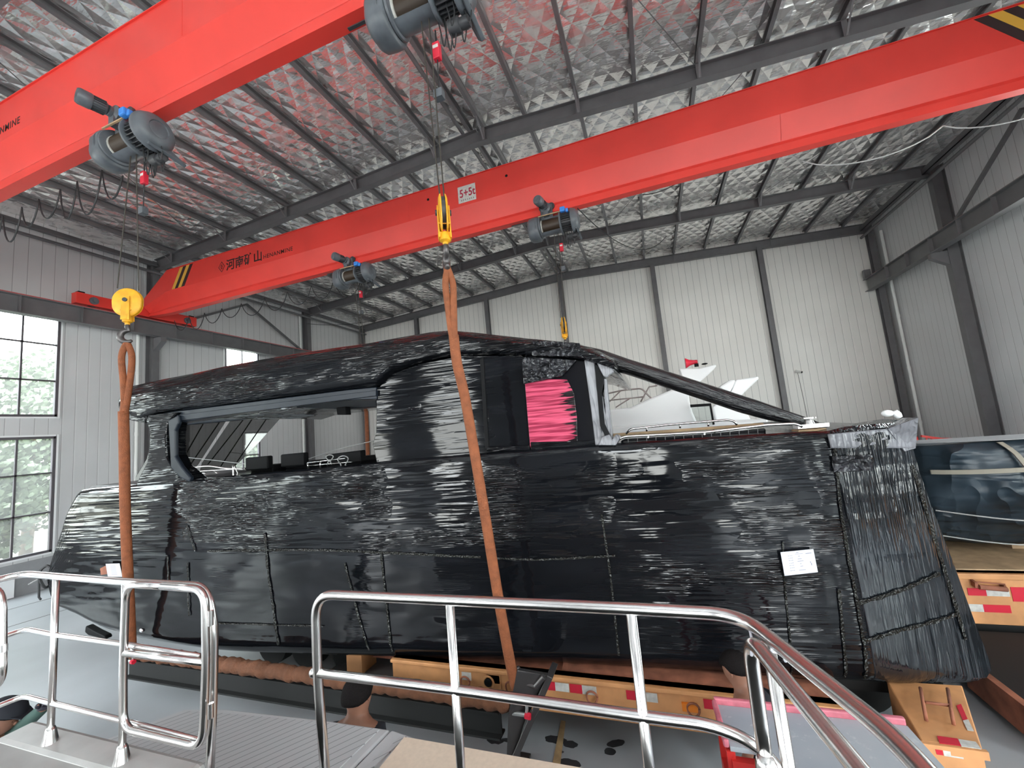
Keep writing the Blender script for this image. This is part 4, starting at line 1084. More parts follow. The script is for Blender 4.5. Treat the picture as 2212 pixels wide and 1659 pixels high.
obj('backrest', MB().prism([(a.x, a.y, S(703,982,1.5).z), (b.x, a.y, S(785,972,1.5).z), (b.x, a.y, zd), (a.x, a.y, zd)], (0, .14, 0)), M['black'], t, bevel=.02)
obj('seat', MB().box(a.x, b.x, a.y+.1, a.y+.6, zd, zd+.09), M['black'], t, bevel=.02)
t = thing('stern_rail', S(450,1025,1.6), 'low curved chrome rail inside the cabin opening, left', 'rail')
for pts, r in (([(402,1026),(415,1012),(450,1007),(490,1012),(530,1013)], .013), ([(402,1020),(430,1018),(500,1014),(530,1014)], .011), ([(410,1030),(440,1022),(452,1032)], .010), ([(462,1018),(485,1030)], .010), ([(504,1005),(504,1030)], .018), ([(506,1005),(517,1028)], .013)):
    obj('bar', MB().tube(bez([S(x, y, 1.6) for x, y in pts], 4), r, 8), M['chrome'], t, smooth='all')
t = thing('grab_rail', S(700,1000,1.9), 'chrome grab rail beside the long black seat in the cabin', 'rail')
for pts, r in (([(664,1000),(695,996),(745,990)], .012), ([(664,1000),(666,1012)], .012), ([(692,996),(692,1012)], .014), ([(666,1006),(700,1003),(760,998)], .010)):
    obj('bar', MB().tube([S(x, y, 1.0) for x, y in pts], r, 8), M['chrome'], t, smooth='all')
random.seed(9)
for k, (x, y, r) in enumerate(((741,996,.09), (712,990,.06))):
    c = S(x, y, .9); mb = MB(); mb.tube([c + Vector((r*math.cos(a)*(1+.1*math.sin(3*a)), .02*math.sin(2*a), r*.9*math.sin(a))) for a in np.linspace(0, 4*PI, 40)], .008, 6)
    mb.tube([c+Vector((r*.3,0,-r)), c+Vector((r*.9, -.02, -r*1.6))], .008, 6); mb.tube([c+Vector((-r*.5,0,-r*.8)), c+Vector((-r*1.2, .02, -r*1.7))], .008, 6)
    o = obj('rope_coil', mb, M['cablegrey'], origin=c, smooth='all'); tag(o, ('larger' if k == 0 else 'smaller')+' loop of pale rope in front of the long black seat', 'rope')
tr_ = MB(); tr_.tube([S(384,986,3), S(460,994,3), S(560,1006,3)], .008, 6); tr_.tube([S(664,992,2), S(730,970,2), S(808,952,2)], .008, 6)
o = obj('stay_line', tr_, M['cablegrey'], origin=S(500,1000,3)); tag(o, 'thin pale line stretched across the cabin opening', 'rope')
# ------------------------------------------------------------------ foreground boat: deck and stainless rails
dz = 1.84
deck = thing('foreground_boat', (-3, 0, .9), 'light coloured boat the camera stands on, its deck edge at the bottom left', 'boat')
M['deckedge'] = mat('pale_grey_gelcoat', (.46, .45, .44), .4, noise=(5, .15))
mb = MB().box(-3.82, -2.32, -2.6, 1.55, dz-.10, dz); obj('deck', mb, mat('speckled_pale_deck', (.38, .37, .36), .6, noise=(2.2, .25)), deck, bevel=.03)
obj('toe_rail', MB().box(-3.84, -2.32, 1.40, 1.58, dz-.12, dz+.012), M['deckedge'], deck, bevel=.03)
obj('hull_side', MB().box(-3.75, 1.2, -2.6, 1.50, .55, dz-.10), M['white'], deck, bevel=.05)
obj('deck', MB().box(-2.40, 1.2, -2.6, 1.40, dz-.24, dz-.10), M['white'], deck, bevel=.03)
for x in (-3.4, -1.6, .2):
    obj('cradle_post', MB().box(x-.1, x+.1, -.8, -.6, 0, .56).box(x-.1, x+.1, .8, 1.0, 0, .56), M['steel'], deck)
fd = MB()
for k in range(9):
    a = Vector((-3.5+k*.13+random.uniform(-.1,.1), .9+random.uniform(-.3,.35), dz+.004)); b = a + Vector((random.uniform(-.35,.35), random.uniform(-.2,.25), 0)); fd.tube([a, a.lerp(b,.5)+Vector((0,.03,.004)), b], [.004,.008,.003], 6)
obj('film_creases', fd, M['clearfilm'], deck)
# ribbed bathing platform (grey foam deck) ahead of the rail
rz = 1.5
m_ = mat('ribbed_grey_foam', (.47, .47, .48), .65); g = N(m_); s_ = g.sep()
dia = g.m('SUBTRACT', g.m('MULTIPLY', s_[0], .62), g.m('MULTIPLY', s_[1], -.78))
fr = g.m('FRACT', g.m('DIVIDE', g.m('ADD', g.m('MULTIPLY', s_[0], .80), g.m('MULTIPLY', s_[1], -.60)), .052))
gr = g.m('LESS_THAN', fr, .10); g.set('Base Color', g.mix(gr, (.47,.47,.48), (.22,.22,.23))); g.set('Normal', g.bump(g.m('MULTIPLY', gr, -1), .6, .004)); M['foam'] = m_
M['foamedge'] = mat('smooth_grey_foam', (.50, .50, .51), .6)
pl = thing('swim_platform', (-2.8, 2, rz-.1), 'grey ribbed foam platform ahead of the rail, with cut corner', 'platform')
def flat(px, z, th, name, mk, par, bevel=.012): return obj(name, MB().prism([at(x, y, z=z) for x, y in px], (0, 0, -th)), M[mk], par, bevel=bevel)
base = [at(190,1610,z=rz), at(400,1531,z=rz), at(490,1531,z=rz), at(690,1553,z=rz), at(843,1575,z=rz)]
P0 = base + [at(700,1720,z=rz), Vector((-2.6, 1.62, rz)), Vector((-4.1, 1.62, rz))]
obj('platform_edge', MB().prism(P0, (0, 0, -.14)), M['foamedge'], pl, bevel=.015)
c = sum(P0, Vector())/len(P0); P1 = [p + (c-p).normalized()*.07 + Z*.006 for p in P0]; obj('ribbed_pad', MB().prism(P1, (0, 0, -.01)), M['foam'], pl)
obj('support', MB().box(-3.9, -2.6, 1.6, 1.75, 0.2, rz-.13), M['white'], pl)
gw = thing('deck_section', (-1.6, 2, rz-.1), 'grey moulded deck section right of the ribbed platform', 'deck')
P2 = [at(846,1576,z=rz), at(985,1622,z=rz), at(1300,1664,z=rz), Vector((-.3, 1.6, rz)), Vector((-2.5, 1.6, rz)), at(706,1720,z=rz)]
obj('moulding', MB().prism(P2, (0, 0, -.14)), M['foamedge'], gw, bevel=.012)
P3 = [at(835,1620,z=rz+.01), at(862,1592,z=rz+.01), at(878,1590,z=rz+.01), at(760,1700,z=rz+.01), at(730,1700,z=rz+.01)]
obj('ribbed_pad', MB().prism(P3, (0, 0, -.012)), M['foam'], gw)
obj('support', MB().box(-2.2, -.6, 1.6, 1.75, 0.2, rz-.13), M['white'], gw)
bp = [at(873,1592,z=rz+.03), at(900,1596,z=rz+.03), at(1300,1666,z=rz+.03), Vector((-.3, 1.55, rz+.03)), at(770,1720,z=rz+.03)]
o = obj('beige_board', MB().prism(bp, (0, 0, -.02)), M['ply'], origin=at(1000,1650,z=rz)); tag(o, 'flat beige board lying on the grey deck at the bottom edge', 'board')

RR = .0165
YR = 1.47
t = thing('stainless_rail', (-3, YR, dz), 'left stainless steel guard rail with three bars and ball shaped feet', 'railing')
g1 = at(455,1300,y=YR)
def P(px, py): return at(px, py, y=YR)
top = rounded([Vector((-3.80, .3, 2.735)), P(48,1239), P(122,1245), P(272,1257), P(445,1266), P(463,1345), P(460,1500), P(452,1700)], .10, 8)
obj('top_bar', MB().tube(top, RR*1.15, 14), M['chrome'], t, smooth='all')
mid = [Vector((-3.78, .3, 2.44)), P(50,1361), P(64,1360), P(118,1371), P(264,1391), P(430,1418)]; obj('middle_bar', MB().tube(rounded(mid, .08), RR*.85, 12), M['chrome'], t, smooth='all')
low = [Vector((-3.78, .3, 2.10)), P(44,1506), P(60,1505), P(112,1519), P(264,1556), P(428,1600)]; obj('lower_bar', MB().tube(rounded(low, .08), RR*.85, 12), M['chrome'], t, smooth='all')
for a, b in (((122,1247),(112,1600)), ((271,1258),(263,1645))):
    p, q = P(*a), P(*b); q.z = dz+.03; q.x = p.x
    obj('post', MB().tube([p, q], RR, 14), M['chrome'], t, smooth='all')
    obj('post_foot', MB().lathe(q+Vector((0,0,.06)), -Z, [(0, .018), (.015, .024), (.05, .030), (.075, .036), (.095, .042), (.10, .042)], 20), M['chrome'], t, smooth='all')
# gate leaf hinged on the rail end
gt = thing('rail_gate', P(440,1600), 'small hinged stainless gate frame with rounded corners, left of the gap', 'gate')
GY = YR-.045
def G(px, py): return at(px, py, y=GY)
loop = [G(300,1264), G(420,1271), G(441,1300), G(444,1440), G(440,1585), G(418,1607), G(405,1608), G(290,1580), G(270,1560), G(266,1440), G(270,1285), G(290,1265)]
lp = rounded([G(350,1266), G(443,1273), G(445,1440), G(438,1615), G(266,1574), G(266,1440), G(272,1262), G(350,1266)], .085, 8)
obj('frame', MB().tube(lp, RR*1.05, 14), M['chrome'], gt, smooth='all')
obj('cross_bar', MB().tube([G(268,1411), G(443,1431)], RR*.95, 12), M['chrome'], gt, smooth='all')
for y in (1335, 1535): obj('hinge', MB().cyl(G(455,y-16), G(455,y+16), .012, 12), M['chrome'], gt, smooth=True)
# neighbouring rail end at the extreme left
t = thing('stainless_rail', at(2,1500,y=1.25), 'end of another stainless rail, cut by the left edge of the photo', 'railing')
q = lambda px, py: at(px, py, y=1.12)
obj('end_loop', MB().tube(rounded([q(-60,1262), q(6,1275), q(6,1480), q(-70,1500)], .09, 8), RR*.9, 14), M['chrome'], t, smooth='all')
obj('latch', MB().cyl(q(9,1392), q(9,1408), .012, 10), M['chrome'], t)
# right rail
YS = 1.42
def P(px, py): return at(px, py, y=YS)
t = thing('stainless_rail', (-.5, YS, dz), 'right stainless steel guard rail, bending back towards the camera', 'railing')
z_r = P(1300,1310).z
turn = P(1600,1328)
back = Vector((.33, -.1, z_r-.02))
top = rounded([P(705,1700), P(686,1460), P(681,1283), P(975,1297), P(1360,1315), turn, Vector((turn.x+.17, YS-.5, z_r)), back], .10, 9)
obj('top_bar', MB().tube(top, RR*1.15, 14), M['chrome'], t, smooth='all')
mid = rounded([P(681,1453), P(985,1490), P(1390,1548), P(1540,1566), P(1640,1610), P(1730,1720)], .12, 6)
obj('middle_bar', MB().tube(mid, RR*1.05, 14), M['chrome'], t, smooth='all')
for a in ((971,1297,1003), (1362,1315,1410)):
    p = P(a[0], a[1]); obj('post', MB().tube([p, Vector((p.x, p.y, dz-.10))], RR, 14), M['chrome'], t, smooth='all')
obj('end_cap', MB().sphere(P(678,1453), .02, 10, 6), M['chrome'], t, smooth='all')
p = P(1652,1400); obj('post', MB().tube([Vector((turn.x+.045, YS-.10, z_r-.02)), Vector((turn.x+.055, YS-.10, dz-.10))], RR, 14), M['chrome'], t, smooth='all')
# folded gate on the right, leaning against it
gt = thing('rail_gate', (.2, 1.2, dz), 'folded stainless gate tied to the right rail with white cord', 'gate')
a = at(1615,1398,y=1.30); 
path = rounded([at(1665,1720,y=1.32), at(1634,1500,y=1.32), at(1616,1372,y=1.30), Vector((a.x+.115, .92, a.z-.03)), Vector((a.x+.17, .60, a.z-.04)), Vector((a.x+.22, .1, a.z-.06))], .07, 8)
obj('frame', MB().tube(path, RR*1.15, 14), M['chrome'], gt, smooth='all')
path = [at(1634,1412,y=1.24), at(1650,1430,y=1.20), at(1700,1540,y=1.08), at(1790,1720,y=.92)]
obj('latch', MB().lathe(at(1652,1630,y=1.31), -Z, [(0, .018), (.02, .026), (.12, .03), (.13, .02)], 14), M['chrome'], gt, smooth='all')
cord = MB(); c0 = at(1617,1352,y=1.40)
cord.tube([c0, at(1625,1385,y=1.29), at(1631,1402,y=1.27)], .0035, 6)
cord.tube(bez([at(1623,1415,y=1.27), at(1627,1406,y=1.26), at(1650,1406,y=1.27), at(1688,1411,y=1.30), at(1697,1428,y=1.32)], 5), .0042, 6)
o = obj('knotted_string', cord, M['paper'], origin=c0); tag(o, 'thin white cord tying the folded gate to the right rail', 'cord')

# ------------------------------------------------------------------ red framed platform, bottom right
tz = 1.22
t = thing('red_work_platform', at(1750,1600,z=tz)-Vector((0,0,tz)), 'low steel platform with dusty grey top and red edges, lower right', 'platform')
m_ = mat('dusty_grey_sheet', (.40, .43, .47), .5); g = N(m_); n1 = g.noise(9, detail=6, rough=.65); n2 = g.noise(2.2, detail=4)
g.set('Base Color', g.mix(g.rng(n1, .58, .70, 0, .8), g.mix(g.rng(n2, .3, .7, 0, 1), (.34,.37,.42), (.44,.47,.50)), (.66,.66,.64))); M['dusty'] = m_
M['pinkred'] = mat('faded_red_paint', (.62, .17, .22), .5, noise=(14, .25)); M['redpaint'] = mat('red_frame_paint', (.70, .035, .03), .4)
a, b = at(1550,1522,z=tz), at(1960,1568,z=tz); c_, d_ = at(2045,1662,z=tz), at(1585,1622,z=tz)
top = [a, b, b+Vector((.02,-1.0,0)), Vector((a.x+.0, b.y-1.0, tz))]
d_ = at(1577,1612,z=tz)
top = [a, b, Vector((b.x+.05, d_.y-.9, tz)), Vector((.40, d_.y-.9, tz)), Vector((.36, d_.y, tz)), d_]
obj('top_sheet', MB().prism(top, (0, 0, -.03)), M['dusty'], t)
obj('edge_lip', MB().beam(a+Z*.015+Vector((-.02,.02,0)), b+Z*.015+Vector((0,.02,0)), .035, .05), M['pinkred'], t, bevel=.01)
obj('edge_lip', MB().beam(a+Z*.01+Vector((-.02,0,0)), d_+Z*.01+Vector((-.02,0,0)), .035, .05), M['pinkred'], t, bevel=.01)
fr = MB(); e = d_
for p in (a+Vector((.0,-.02,0)), d_+Vector((0,.02,0)), b+Vector((-.05,-.05,0)), Vector((b.x, d_.y-.85, tz)), Vector((.42, d_.y-.85, tz))): obj('leg', MB().beam((p.x, p.y, 0), (p.x, p.y, tz-.03), .05, .05), M['redpaint'], t)
obj('frame', MB().beam((d_.x, d_.y, tz-.10), (b.x, d_.y, tz-.10), .05, .06).beam((d_.x, d_.y, tz-.32), (b.x, d_.y, tz-.32), .05, .05).beam((a.x, a.y-.02, tz-.35), (d_.x, d_.y, tz-.35), .05, .05), M['redpaint'], t)

# ------------------------------------------------------------------ orange low loader trailer under the boat
def refl(par, pts, alt=True):
    """pairs of red and white reflective tape; pts=(corner, along vector, up vector, n segments)"""
    c, u, v, segs = pts; nn = u.cross(v).normalized(); nn = nn if nn.y < 0 else -nn
    for a0, a1, k in segs:
        obj('reflector_tape', MB().prism([c+u*a0, c+u*a1, c+u*a1+v, c+u*a0+v], nn*.004), M['reflred' if k else 'reflwhite'], par, label='red reflective tape' if k else 'white reflective tape')
t = thing('low_loader_trailer', (-1, 5.2, .35), 'low orange trailer with rusty deck standing beneath the wrapped boat', 'trailer')
yt = 4.52; xa, xb = -3.4, 1.35
mb = MB().box(xa, xb, yt, yt+.10, .36, .72); mb.box(xa, xb, yt-.03, yt+.12, .36, .40).box(xa, xb, yt-.04, yt+.1, .68, .72)
obj('side_beam', mb, M['orange'], t, bevel=.008)
mb = MB().box(xa, xb, 6.9, 7.0, .36, .62); obj('side_beam', mb, M['orange'], t)
mb = MB().grid(lambda u, v: (xa+u*(xb-xa), yt+.1+v*2.3, .655+.01*mn.noise(Vector((u*30, v*16, 0)))), 60, 30); o = obj('deck_plate', mb, M['rust'], t, smooth='all'); md = o.modifiers.new('th', 'SOLIDIFY'); md.thickness = .03
for x in np.arange(xa+.4, xb, .8): obj('cross_member', MB().box(x-.05, x+.05, yt+.1, 6.9, .45, .62), M['orange'], t)
refl(t, (Vector((0, yt-.002, .565)), X, Z*.085, [(-2.45,-2.33,0),(-2.14,-1.98,1),(-1.72,-1.58,1),(-1.58,-1.42,0),(-1.46,-1.34,1),(-1.34,-1.19,0),(-1.18,-1.05,1),(-1.05,-.90,0),(-.60,-.46,1),(-.46,-.30,0),(.12,.28,1),(.28,.46,0)]))
for x in (-2.4, -1.85, -.95, .02): obj('lashing_ring', MB().tube([(x+.055*math.cos(a), yt-.02-.02*abs(math.sin(a)), .56+.06*math.sin(a)) for a in np.linspace(0, 2*PI, 18)], .010, 8), M['rust'], t, smooth='all')
obj('round_hatch', MB().lathe((-2.12, yt+.001, .57), -Y, [(0, .075), (.012, .075), (.014, .055), (.004, .05)], 20).box(-2.27, -1.97, yt-.006, yt, .47, .68), M['orange'], t)
obj('round_hatch', MB().cyl((-2.12, yt-.016, .57), (-2.12, yt-.010, .57), .045, 16), M['black'], t)
obj('side_lamp', MB().box(-.08, .06, yt-.03, yt, .53, .60), mat('orange_lamp_lens', (.80,.22,.02), .2), t)
obj('rear_frame', MB().box(-6.9, xa, 5.0, 5.12, .42, .62).box(-6.9, xa, 6.7, 6.82, .42, .62).box(-6.9, -6.75, 5.0, 6.8, .42, .60).box(-5.2, -5.05, 5.0, 6.8, .42, .60), M['rust'], t)
obj('suspension_box', MB().box(-4.35, -4.1, 4.8, 5.1, .30, .58), M['orange'], t)
obj('ramp_plate', MB().prism([(-4.9, 4.75, .14), (-3.3, 4.62, .46), (-3.0, 4.62, .46), (-3.0, 5.2, .46), (-3.3, 5.2, .46), (-4.9, 5.3, .14)], (0, 0, -.03)), M['steel'], t)
for x in (-6.2, -5.5, -4.7): obj('wheel', MB().lathe((x, 5.2, .32), Y, [(0, .16), (.02, .30), (.22, .31), (.24, .16)], 28), M['tyre'], t, smooth=40)
# rolled rusty floor remnants and lump of timber on the deck
mb = MB().grid(lambda u, v: (-1.3+u*2.5, yt+.13+v*.32, .675+.035*math.sin(v*PI)*(.6+.5*mn.noise(Vector((u*7, v*3, 2))))), 40, 12)
o = obj('rusty_plate_pile', mb, M['rust'], origin=(-.1, 4.8, .67), smooth='all'); md = o.modifiers.new('th', 'SOLIDIFY'); md.thickness = .02; tag(o, 'heap of buckled rusty sheet on the low trailer deck', 'sheet metal')
for k, x in enumerate((-1.6, .2, 1.0)):
    for dx in (0,):  # axles
        mb = MB().lathe((x, 6.2, .30), Y, [(0, .16), (.02, .29), (.22, .30), (.24, .16)], 28)
        w_ = obj('wheel', mb, M['tyre'], t, smooth=40)
for x, y_ in ((1.15, 5.35), (1.75, 5.6), (.5, 5.6)): obj('wheel', MB().lathe((x, y_, .34), Y, [(0, .16), (.02, .32), (.28, .33), (.30, .16)], 28), M['tyre'], t, smooth=40)
obj('tail_frame', MB().box(xb, 2.3, 5.25, 6.9, .46, .60), M['tyre'], t)
# tall end of the trailer at the right with its ladder
mb = MB().prism([at(1915,1478,z=.66), at(2078,1488,z=.66), at(2122,1618,z=.66), at(1990,1600,z=.66)], (0, 0, -.05)); 
zt2 = .66
A_, B_, C_, D_ = at(1915,1470,z=zt2), at(2078,1480,z=zt2), at(2122,1618,z=zt2), at(1990,1600,z=zt2)
r = thing('trailer_tail', (A_+C_)/2-Vector((0,0,zt2)), 'orange tail section of a trailer with a small rusty ladder on it, lower right', 'trailer')
obj('body', MB().prism([A_, B_, C_, D_], (0, 0, -.60)), M['orange'], r, bevel=.01)
obj('edge_trim', MB().prism([D_+Vector((-.02,-.03,.0)), C_+Vector((.02,-.03,.0)), C_+Vector((.02,.0,.0)), D_+Vector((-.02,.0,.0))], (0, 0, -.06)), M['orange'], r)
def onA(px, py): return at(px, py, z=zt2+.004)
for q_, k in (([(2024,1590),(2068,1596),(2077,1612),(2030,1606)], 1), ([(2070,1597),(2108,1603),(2120,1619),(2077,1613)], 0), ([(2066,1525),(2076,1521),(2090,1553),(2080,1556)], 1), ([(2080,1557),(2092,1555),(2104,1580),(2090,1578)], 0)):
    obj('reflector_tape', MB().prism([onA(*p) for p in q_], (0, 0, .003)), M['reflred' if k else 'reflwhite'], r, label='red reflective tape' if k else 'white reflective tape')
yf_ = lambda px, py: at(px, py, y=D_.y-.034)
for q_, k in (([(2020,1619),(2036,1621),(2038,1632),(2024,1630)], 1), ([(2037,1621),(2080,1628),(2082,1640),(2040,1633)], 0)):
    obj('reflector_tape', MB().prism([yf_(*p) for p in q_], (0, .003, 0)), M['reflred' if k else 'reflwhite'], r)
obj('front_skirt', MB().prism([at(1995,1606,y=D_.y-.03), at(2122,1626,y=D_.y-.03), at(2128,1710,y=D_.y-.03), at(2040,1700,y=D_.y-.03)], (0, .02, 0)), M['rust'] if False else M['orange'], r)
ld = MB(); zz = zt2+.07
for p, q in (((1988,1486),(1998,1540)), ((2047,1488),(2057,1548))): ld.tube([at(*p, z=zz), at(*q, z=zz), at(*q, z=zz)+Vector((0,0,-.06))], .013, 8)
ld.tube([at(1999,1517,z=zz), at(2052,1524,z=zz)], .012, 8)
obj('ladder', ld, M['rust'], r, smooth='all')
# big tyre in the dark between
for x, y_, lab in ((1.05, 4.15, 'large black tyre half hidden under the bow'),):
    pass
mb = MB().lathe((.55, 4.9, .40), Vector((.2,-1,0)), [(-.28, .2), (-.26, .36), (-.02, .38), (0, .30), (-.03, .2)], 30)
# second trailer, right, carrying the tarpaulin wrapped boat
t = thing('flatbed_trailer', (5, 7.6, .3), 'orange flatbed trailer behind the bow, at the right edge', 'trailer')
y2 = 7.0; zt3 = at(2140,1238,y=y2).z
x0 = at(2040,1222,y=y2).x-.3
mb = MB().box(x0, 9.3, y2, y2+.12, .42, zt3); mb.box(x0, 9.3, y2-.04, y2+.14, zt3-.07, zt3+.0)
obj('side_beam', mb, M['orange'], t, bevel=.01)
obj('deck_boards', MB().box(x0, 9.3, y2+.1, y2+2.6, zt3-.06, zt3+.015), M['timber'], t, bevel=.005)
refl(t, (Vector((0, y2-.003, .765)), X, Z*.09, [(3.50,3.68,1),(3.68,3.90,0)])); refl(t, (Vector((0, y2-.003, .71)), X, Z*.17, [(3.92,4.4,1),(4.4,4.9,0)]))
refl(t, (Vector((0, y2-.003, .57)), X, Z*.09, [(3.42,3.62,0),(3.62,3.88,1)]))
hb = MB(); hx = at(2115,1268,y=y2-.08); hb.tube([hx, hx+Vector((.26, 0, -.02))], .03, 10); hb.beam(hx+Vector((-.02,.0,.02)), hx+Vector((-.02,.09,.03)), .03, .07); hb.beam(hx+Vector((.25,0,0)), hx+Vector((.25,.09,0)), .02, .05); hb.tube([hx+Vector((0,.03,.05)), hx+Vector((.27,.03,.03))], .008, 6)
obj('handle', hb, M['rust'], t)
for x in (3.9, 5.0, 6.1, 7.2): 
    for yy in (y2+.15, y2+2.1):
        obj('wheel', MB().lathe((x, yy, .42), Y, [(0, .2), (.02, .40), (.26, .42), (.28, .2)], 28), M['tyre'], t, smooth=40)
obj('axle_beam', MB().box(3.4, 8.0, y2+.5, y2+2.0, .30, .60), M['black'], t)
obj('side_step_shade', MB().box(2.95, 5.2, 5.3, 6.95, .10, .36), M['tyre'], t)  # step enlarged in black to stand in for shade on the floor
obj('step_edge', MB().box(2.93, 3.0, 5.25, 6.2, .08, .38).box(2.93, 3.5, 5.22, 5.30, .08, .38), M['rust'], t)
# tarpaulin covered boat
tb = thing('tarp_covered_boat', (6.2, 8.6, zt3), 'boat bundled in dark blue grey tarpaulin and strapped on the right hand trailer', 'boat')
zt4 = zt3+.02
def tring(x, k):
    e = 1 - .35*max(0, (4.6-x)/1.2)**2 if x < 4.6 else 1
    pts = []
    prof = [(7.75, zt4+.12), (7.45, zt4+.45), (7.30, zt4+.95), (7.30, zt4+1.44), (7.42, zt4+1.56), (8.8, zt4+1.44), (10.1, zt4+1.40), (10.2, zt4+.9), (9.9, zt4+.4), (9.6, zt4+.12)]
    cy_ = 8.8
    for (a_, b_) in prof:
        y_ = cy_+(a_-cy_)*e; w1 = .05*mn.noise(Vector((x*1.6, a_*2, b_*1.5))) + .03*mn.noise(Vector((x*4, a_, b_*5)))
        pts.append(Vector((x, y_+w1, b_ + .02*math.sin(x*3)*(b_ > zt4+1.3))))
    return pts
xs_ = [at(1985,1100,y=8).x + .0 + (9.4-at(1985,1100,y=8).x)*i/50 for i in range(51)]
mb = MB(); rings = []
for i, x in enumerate(xs_):
    r0 = tring(x, i); rr_ = []
    for a_, b_ in zip(r0, r0[1:]+[r0[0]]):
        for k in range(6): 
            q_ = a_.lerp(b_, k/6); q_.y += .07*mn.noise(Vector((q_.x*2.6+q_.z*1.5, q_.z*.8, q_.y))) + .03*abs(mn.noise(Vector((q_.x*5+q_.z*4, q_.z*1.5, 3)))); rr_.append(q_)
    rings.append(rr_)
obj('tarpaulin', MB().loft(rings), M['tarp'], tb, smooth='all')
sm = mat('worn_webbing_strap', (.30,.27,.22), .7)
def ty(x, z_):
    """near face of the tarpaulin at height z_"""
    e = 1 - .35*max(0, (4.6-x)/1.2)**2 if x < 4.6 else 1
    return 8.8 + (float(np.interp(z_-zt4, [.12, .45, .95, 1.44, 1.56], [7.75, 7.45, 7.30, 7.30, 7.42]))-8.8)*e - .075
xa_ = xs_[0]+.02
mb = MB(); rows = []
for x in np.linspace(xa_, 8, 40):
    z_ = zt4+1.16+.015*math.sin(x*3); y_ = ty(x, z_); rows.append([Vector((x, y_, z_)), Vector((x, y_, z_+.06)), Vector((x, y_+.02, z_+.06)), Vector((x, y_+.02, z_))])
mb.loft(rows); obj('strap', mb, sm, tb)
rows = []
for k in range(14):
    u = k/13; x = 4.35+.42*u; z_ = zt4+1.56-1.0*u; y_ = ty(x, z_); rows.append([Vector((x-.03, y_, z_)), Vector((x+.03, y_, z_)), Vector((x+.03, y_+.02, z_)), Vector((x-.03, y_+.02, z_))])
mb = MB(); mb.loft(rows); obj('strap', mb, sm, tb)
for zc_ in (.52, .14):
    pts = [(x, ty(x, zt4+zc_+.10*max(0, 4.6-x)), zt4+zc_+.10*max(0, 4.6-x)+.01*math.sin(x*4)) for x in np.linspace(xa_, 8.5, 30)]
    obj('cord', MB().tube(pts, .009, 6), M['cablegrey'], tb)
obj('top_sheet', MB().prism([(xa_, 7.75, zt4+1.57), (4.4, 7.36, zt4+1.58), (9.3, 7.34, zt4+1.58), (9.3, 7.80, zt4+1.58), (xa_, 8.2, zt4+1.57)], (0, 0, .012)), M['concrete'], tb)
obj('cradle_block', MB().box(4.6, 8.8, 8.0, 9.4, zt3+.015, zt3+.14), M['timber'], tb)
# red framed thing against the right wall, above the covered boat
t = thing('red_steel_rack', (8.6, 19, 0), 'red steel rack near the right wall, just showing over the covered boat', 'rack')
a, b = at(1990,942,y=17.5), at(2098,950,y=17.5)
mb = MB().beam(a, a.lerp(b,.45)+Z*-.05, .10, .07).beam(a.lerp(b,.45)+Z*-.05, b, .10, .09).beam(b, b+Vector((.12,-.3,-.3)), .06, .06)
obj('top_rail', mb, M['redpaint'], t)
mb = MB()
for k in range(4): p = a.lerp(b, k/3); mb.beam((p.x, p.y+.3, 0), (p.x, p.y+.3, p.z-.03), .07, .07)
for k in range(6): p = a.lerp(b, .1+k*.12); mb.beam(p+Z*-.25, p+Z*-.05, .03, .03)
mb.beam(a+Z*-.27, b+Z*-.35, .05, .06); obj('frame', mb, M['redpaint'], t)

# ------------------------------------------------------------------ white yacht behind
t = thing('white_motor_yacht', (.5, 12.5, 0), 'white motor yacht parked behind the black boat, only its upper works showing', 'yacht')
def yp(px, y0, th, name, mk='white', lab=None, bevel=.05): return obj(name, MB().prism([at(a, b, y=y0) for a, b in px], (0, th, 0)), M[mk], t, bevel=bevel, label=lab)
yp([(1310,886),(1362,880),(1400,862),(1450,842),(1486,838),(1490,868),(1496,890),(1506,912),(1310,926)], 11.6, 2.6, 'coachroof')
yp([(1467,796),(1510,796),(1545,787),(1548,790),(1540,800),(1520,818),(1500,835),(1486,840),(1448,842),(1475,820)], 11.9, .35, 'radar_fin', lab='white swept fin')
yp([(1590,820),(1638,813),(1640,818),(1618,838),(1600,856),(1608,880),(1625,912),(1548,914),(1540,880),(1560,862),(1580,845)], 12.4, .4, 'radar_fin', lab='white swept fin')
yp([(1555,835),(1578,820),(1590,820),(1584,835),(1576,850),(1560,866)], 12.3, .8, 'arch')
yp([(1300,924),(1510,911),(1660,905),(1660,1100),(1300,1100)], 11.5, 3.0, 'hull')
yp([(1491,874),(1536,871),(1544,917),(1540,918),(1533,877),(1492,880)], 11.3, .06, 'window_frame', 'black', 'black window frame', bevel=None)
yp([(1492,880),(1533,877),(1540,917),(1506,914),(1496,890)], 11.34, .01, 'window_pane', 'glass', bevel=None)
hr = MB(); q = lambda x, y: at(x, y, y=12.2)
hr.tube(rounded([q(1300,853), q(1345,843), q(1386,839), q(1396,850), q(1412,865)], .1), .022, 8); hr.tube([q(1305,866), q(1392,857)], .018, 8)
hr.tube([q(1312,872), q(1340,845)], .018, 8); hr.tube([q(1330,880), q(1360,861)], .018, 8); hr.tube([q(1384,868), q(1390,857), q(1402,836), q(1420,833)], .02, 8)
obj('hand_rail', hr, mat('brushed_rail', (.35,.30,.29), .3, metal=.8), t, smooth='all')
obj('keel_block', MB().box(-.8, -.3, 12, 14, 0, .6).box(1.2, 1.7, 12, 14, 0, .6), M['timber'], t)
c = at(1494,783,y=12.0)
t2 = thing('megaphone', c, 'red megaphone standing on the white fin of the yacht', 'megaphone')
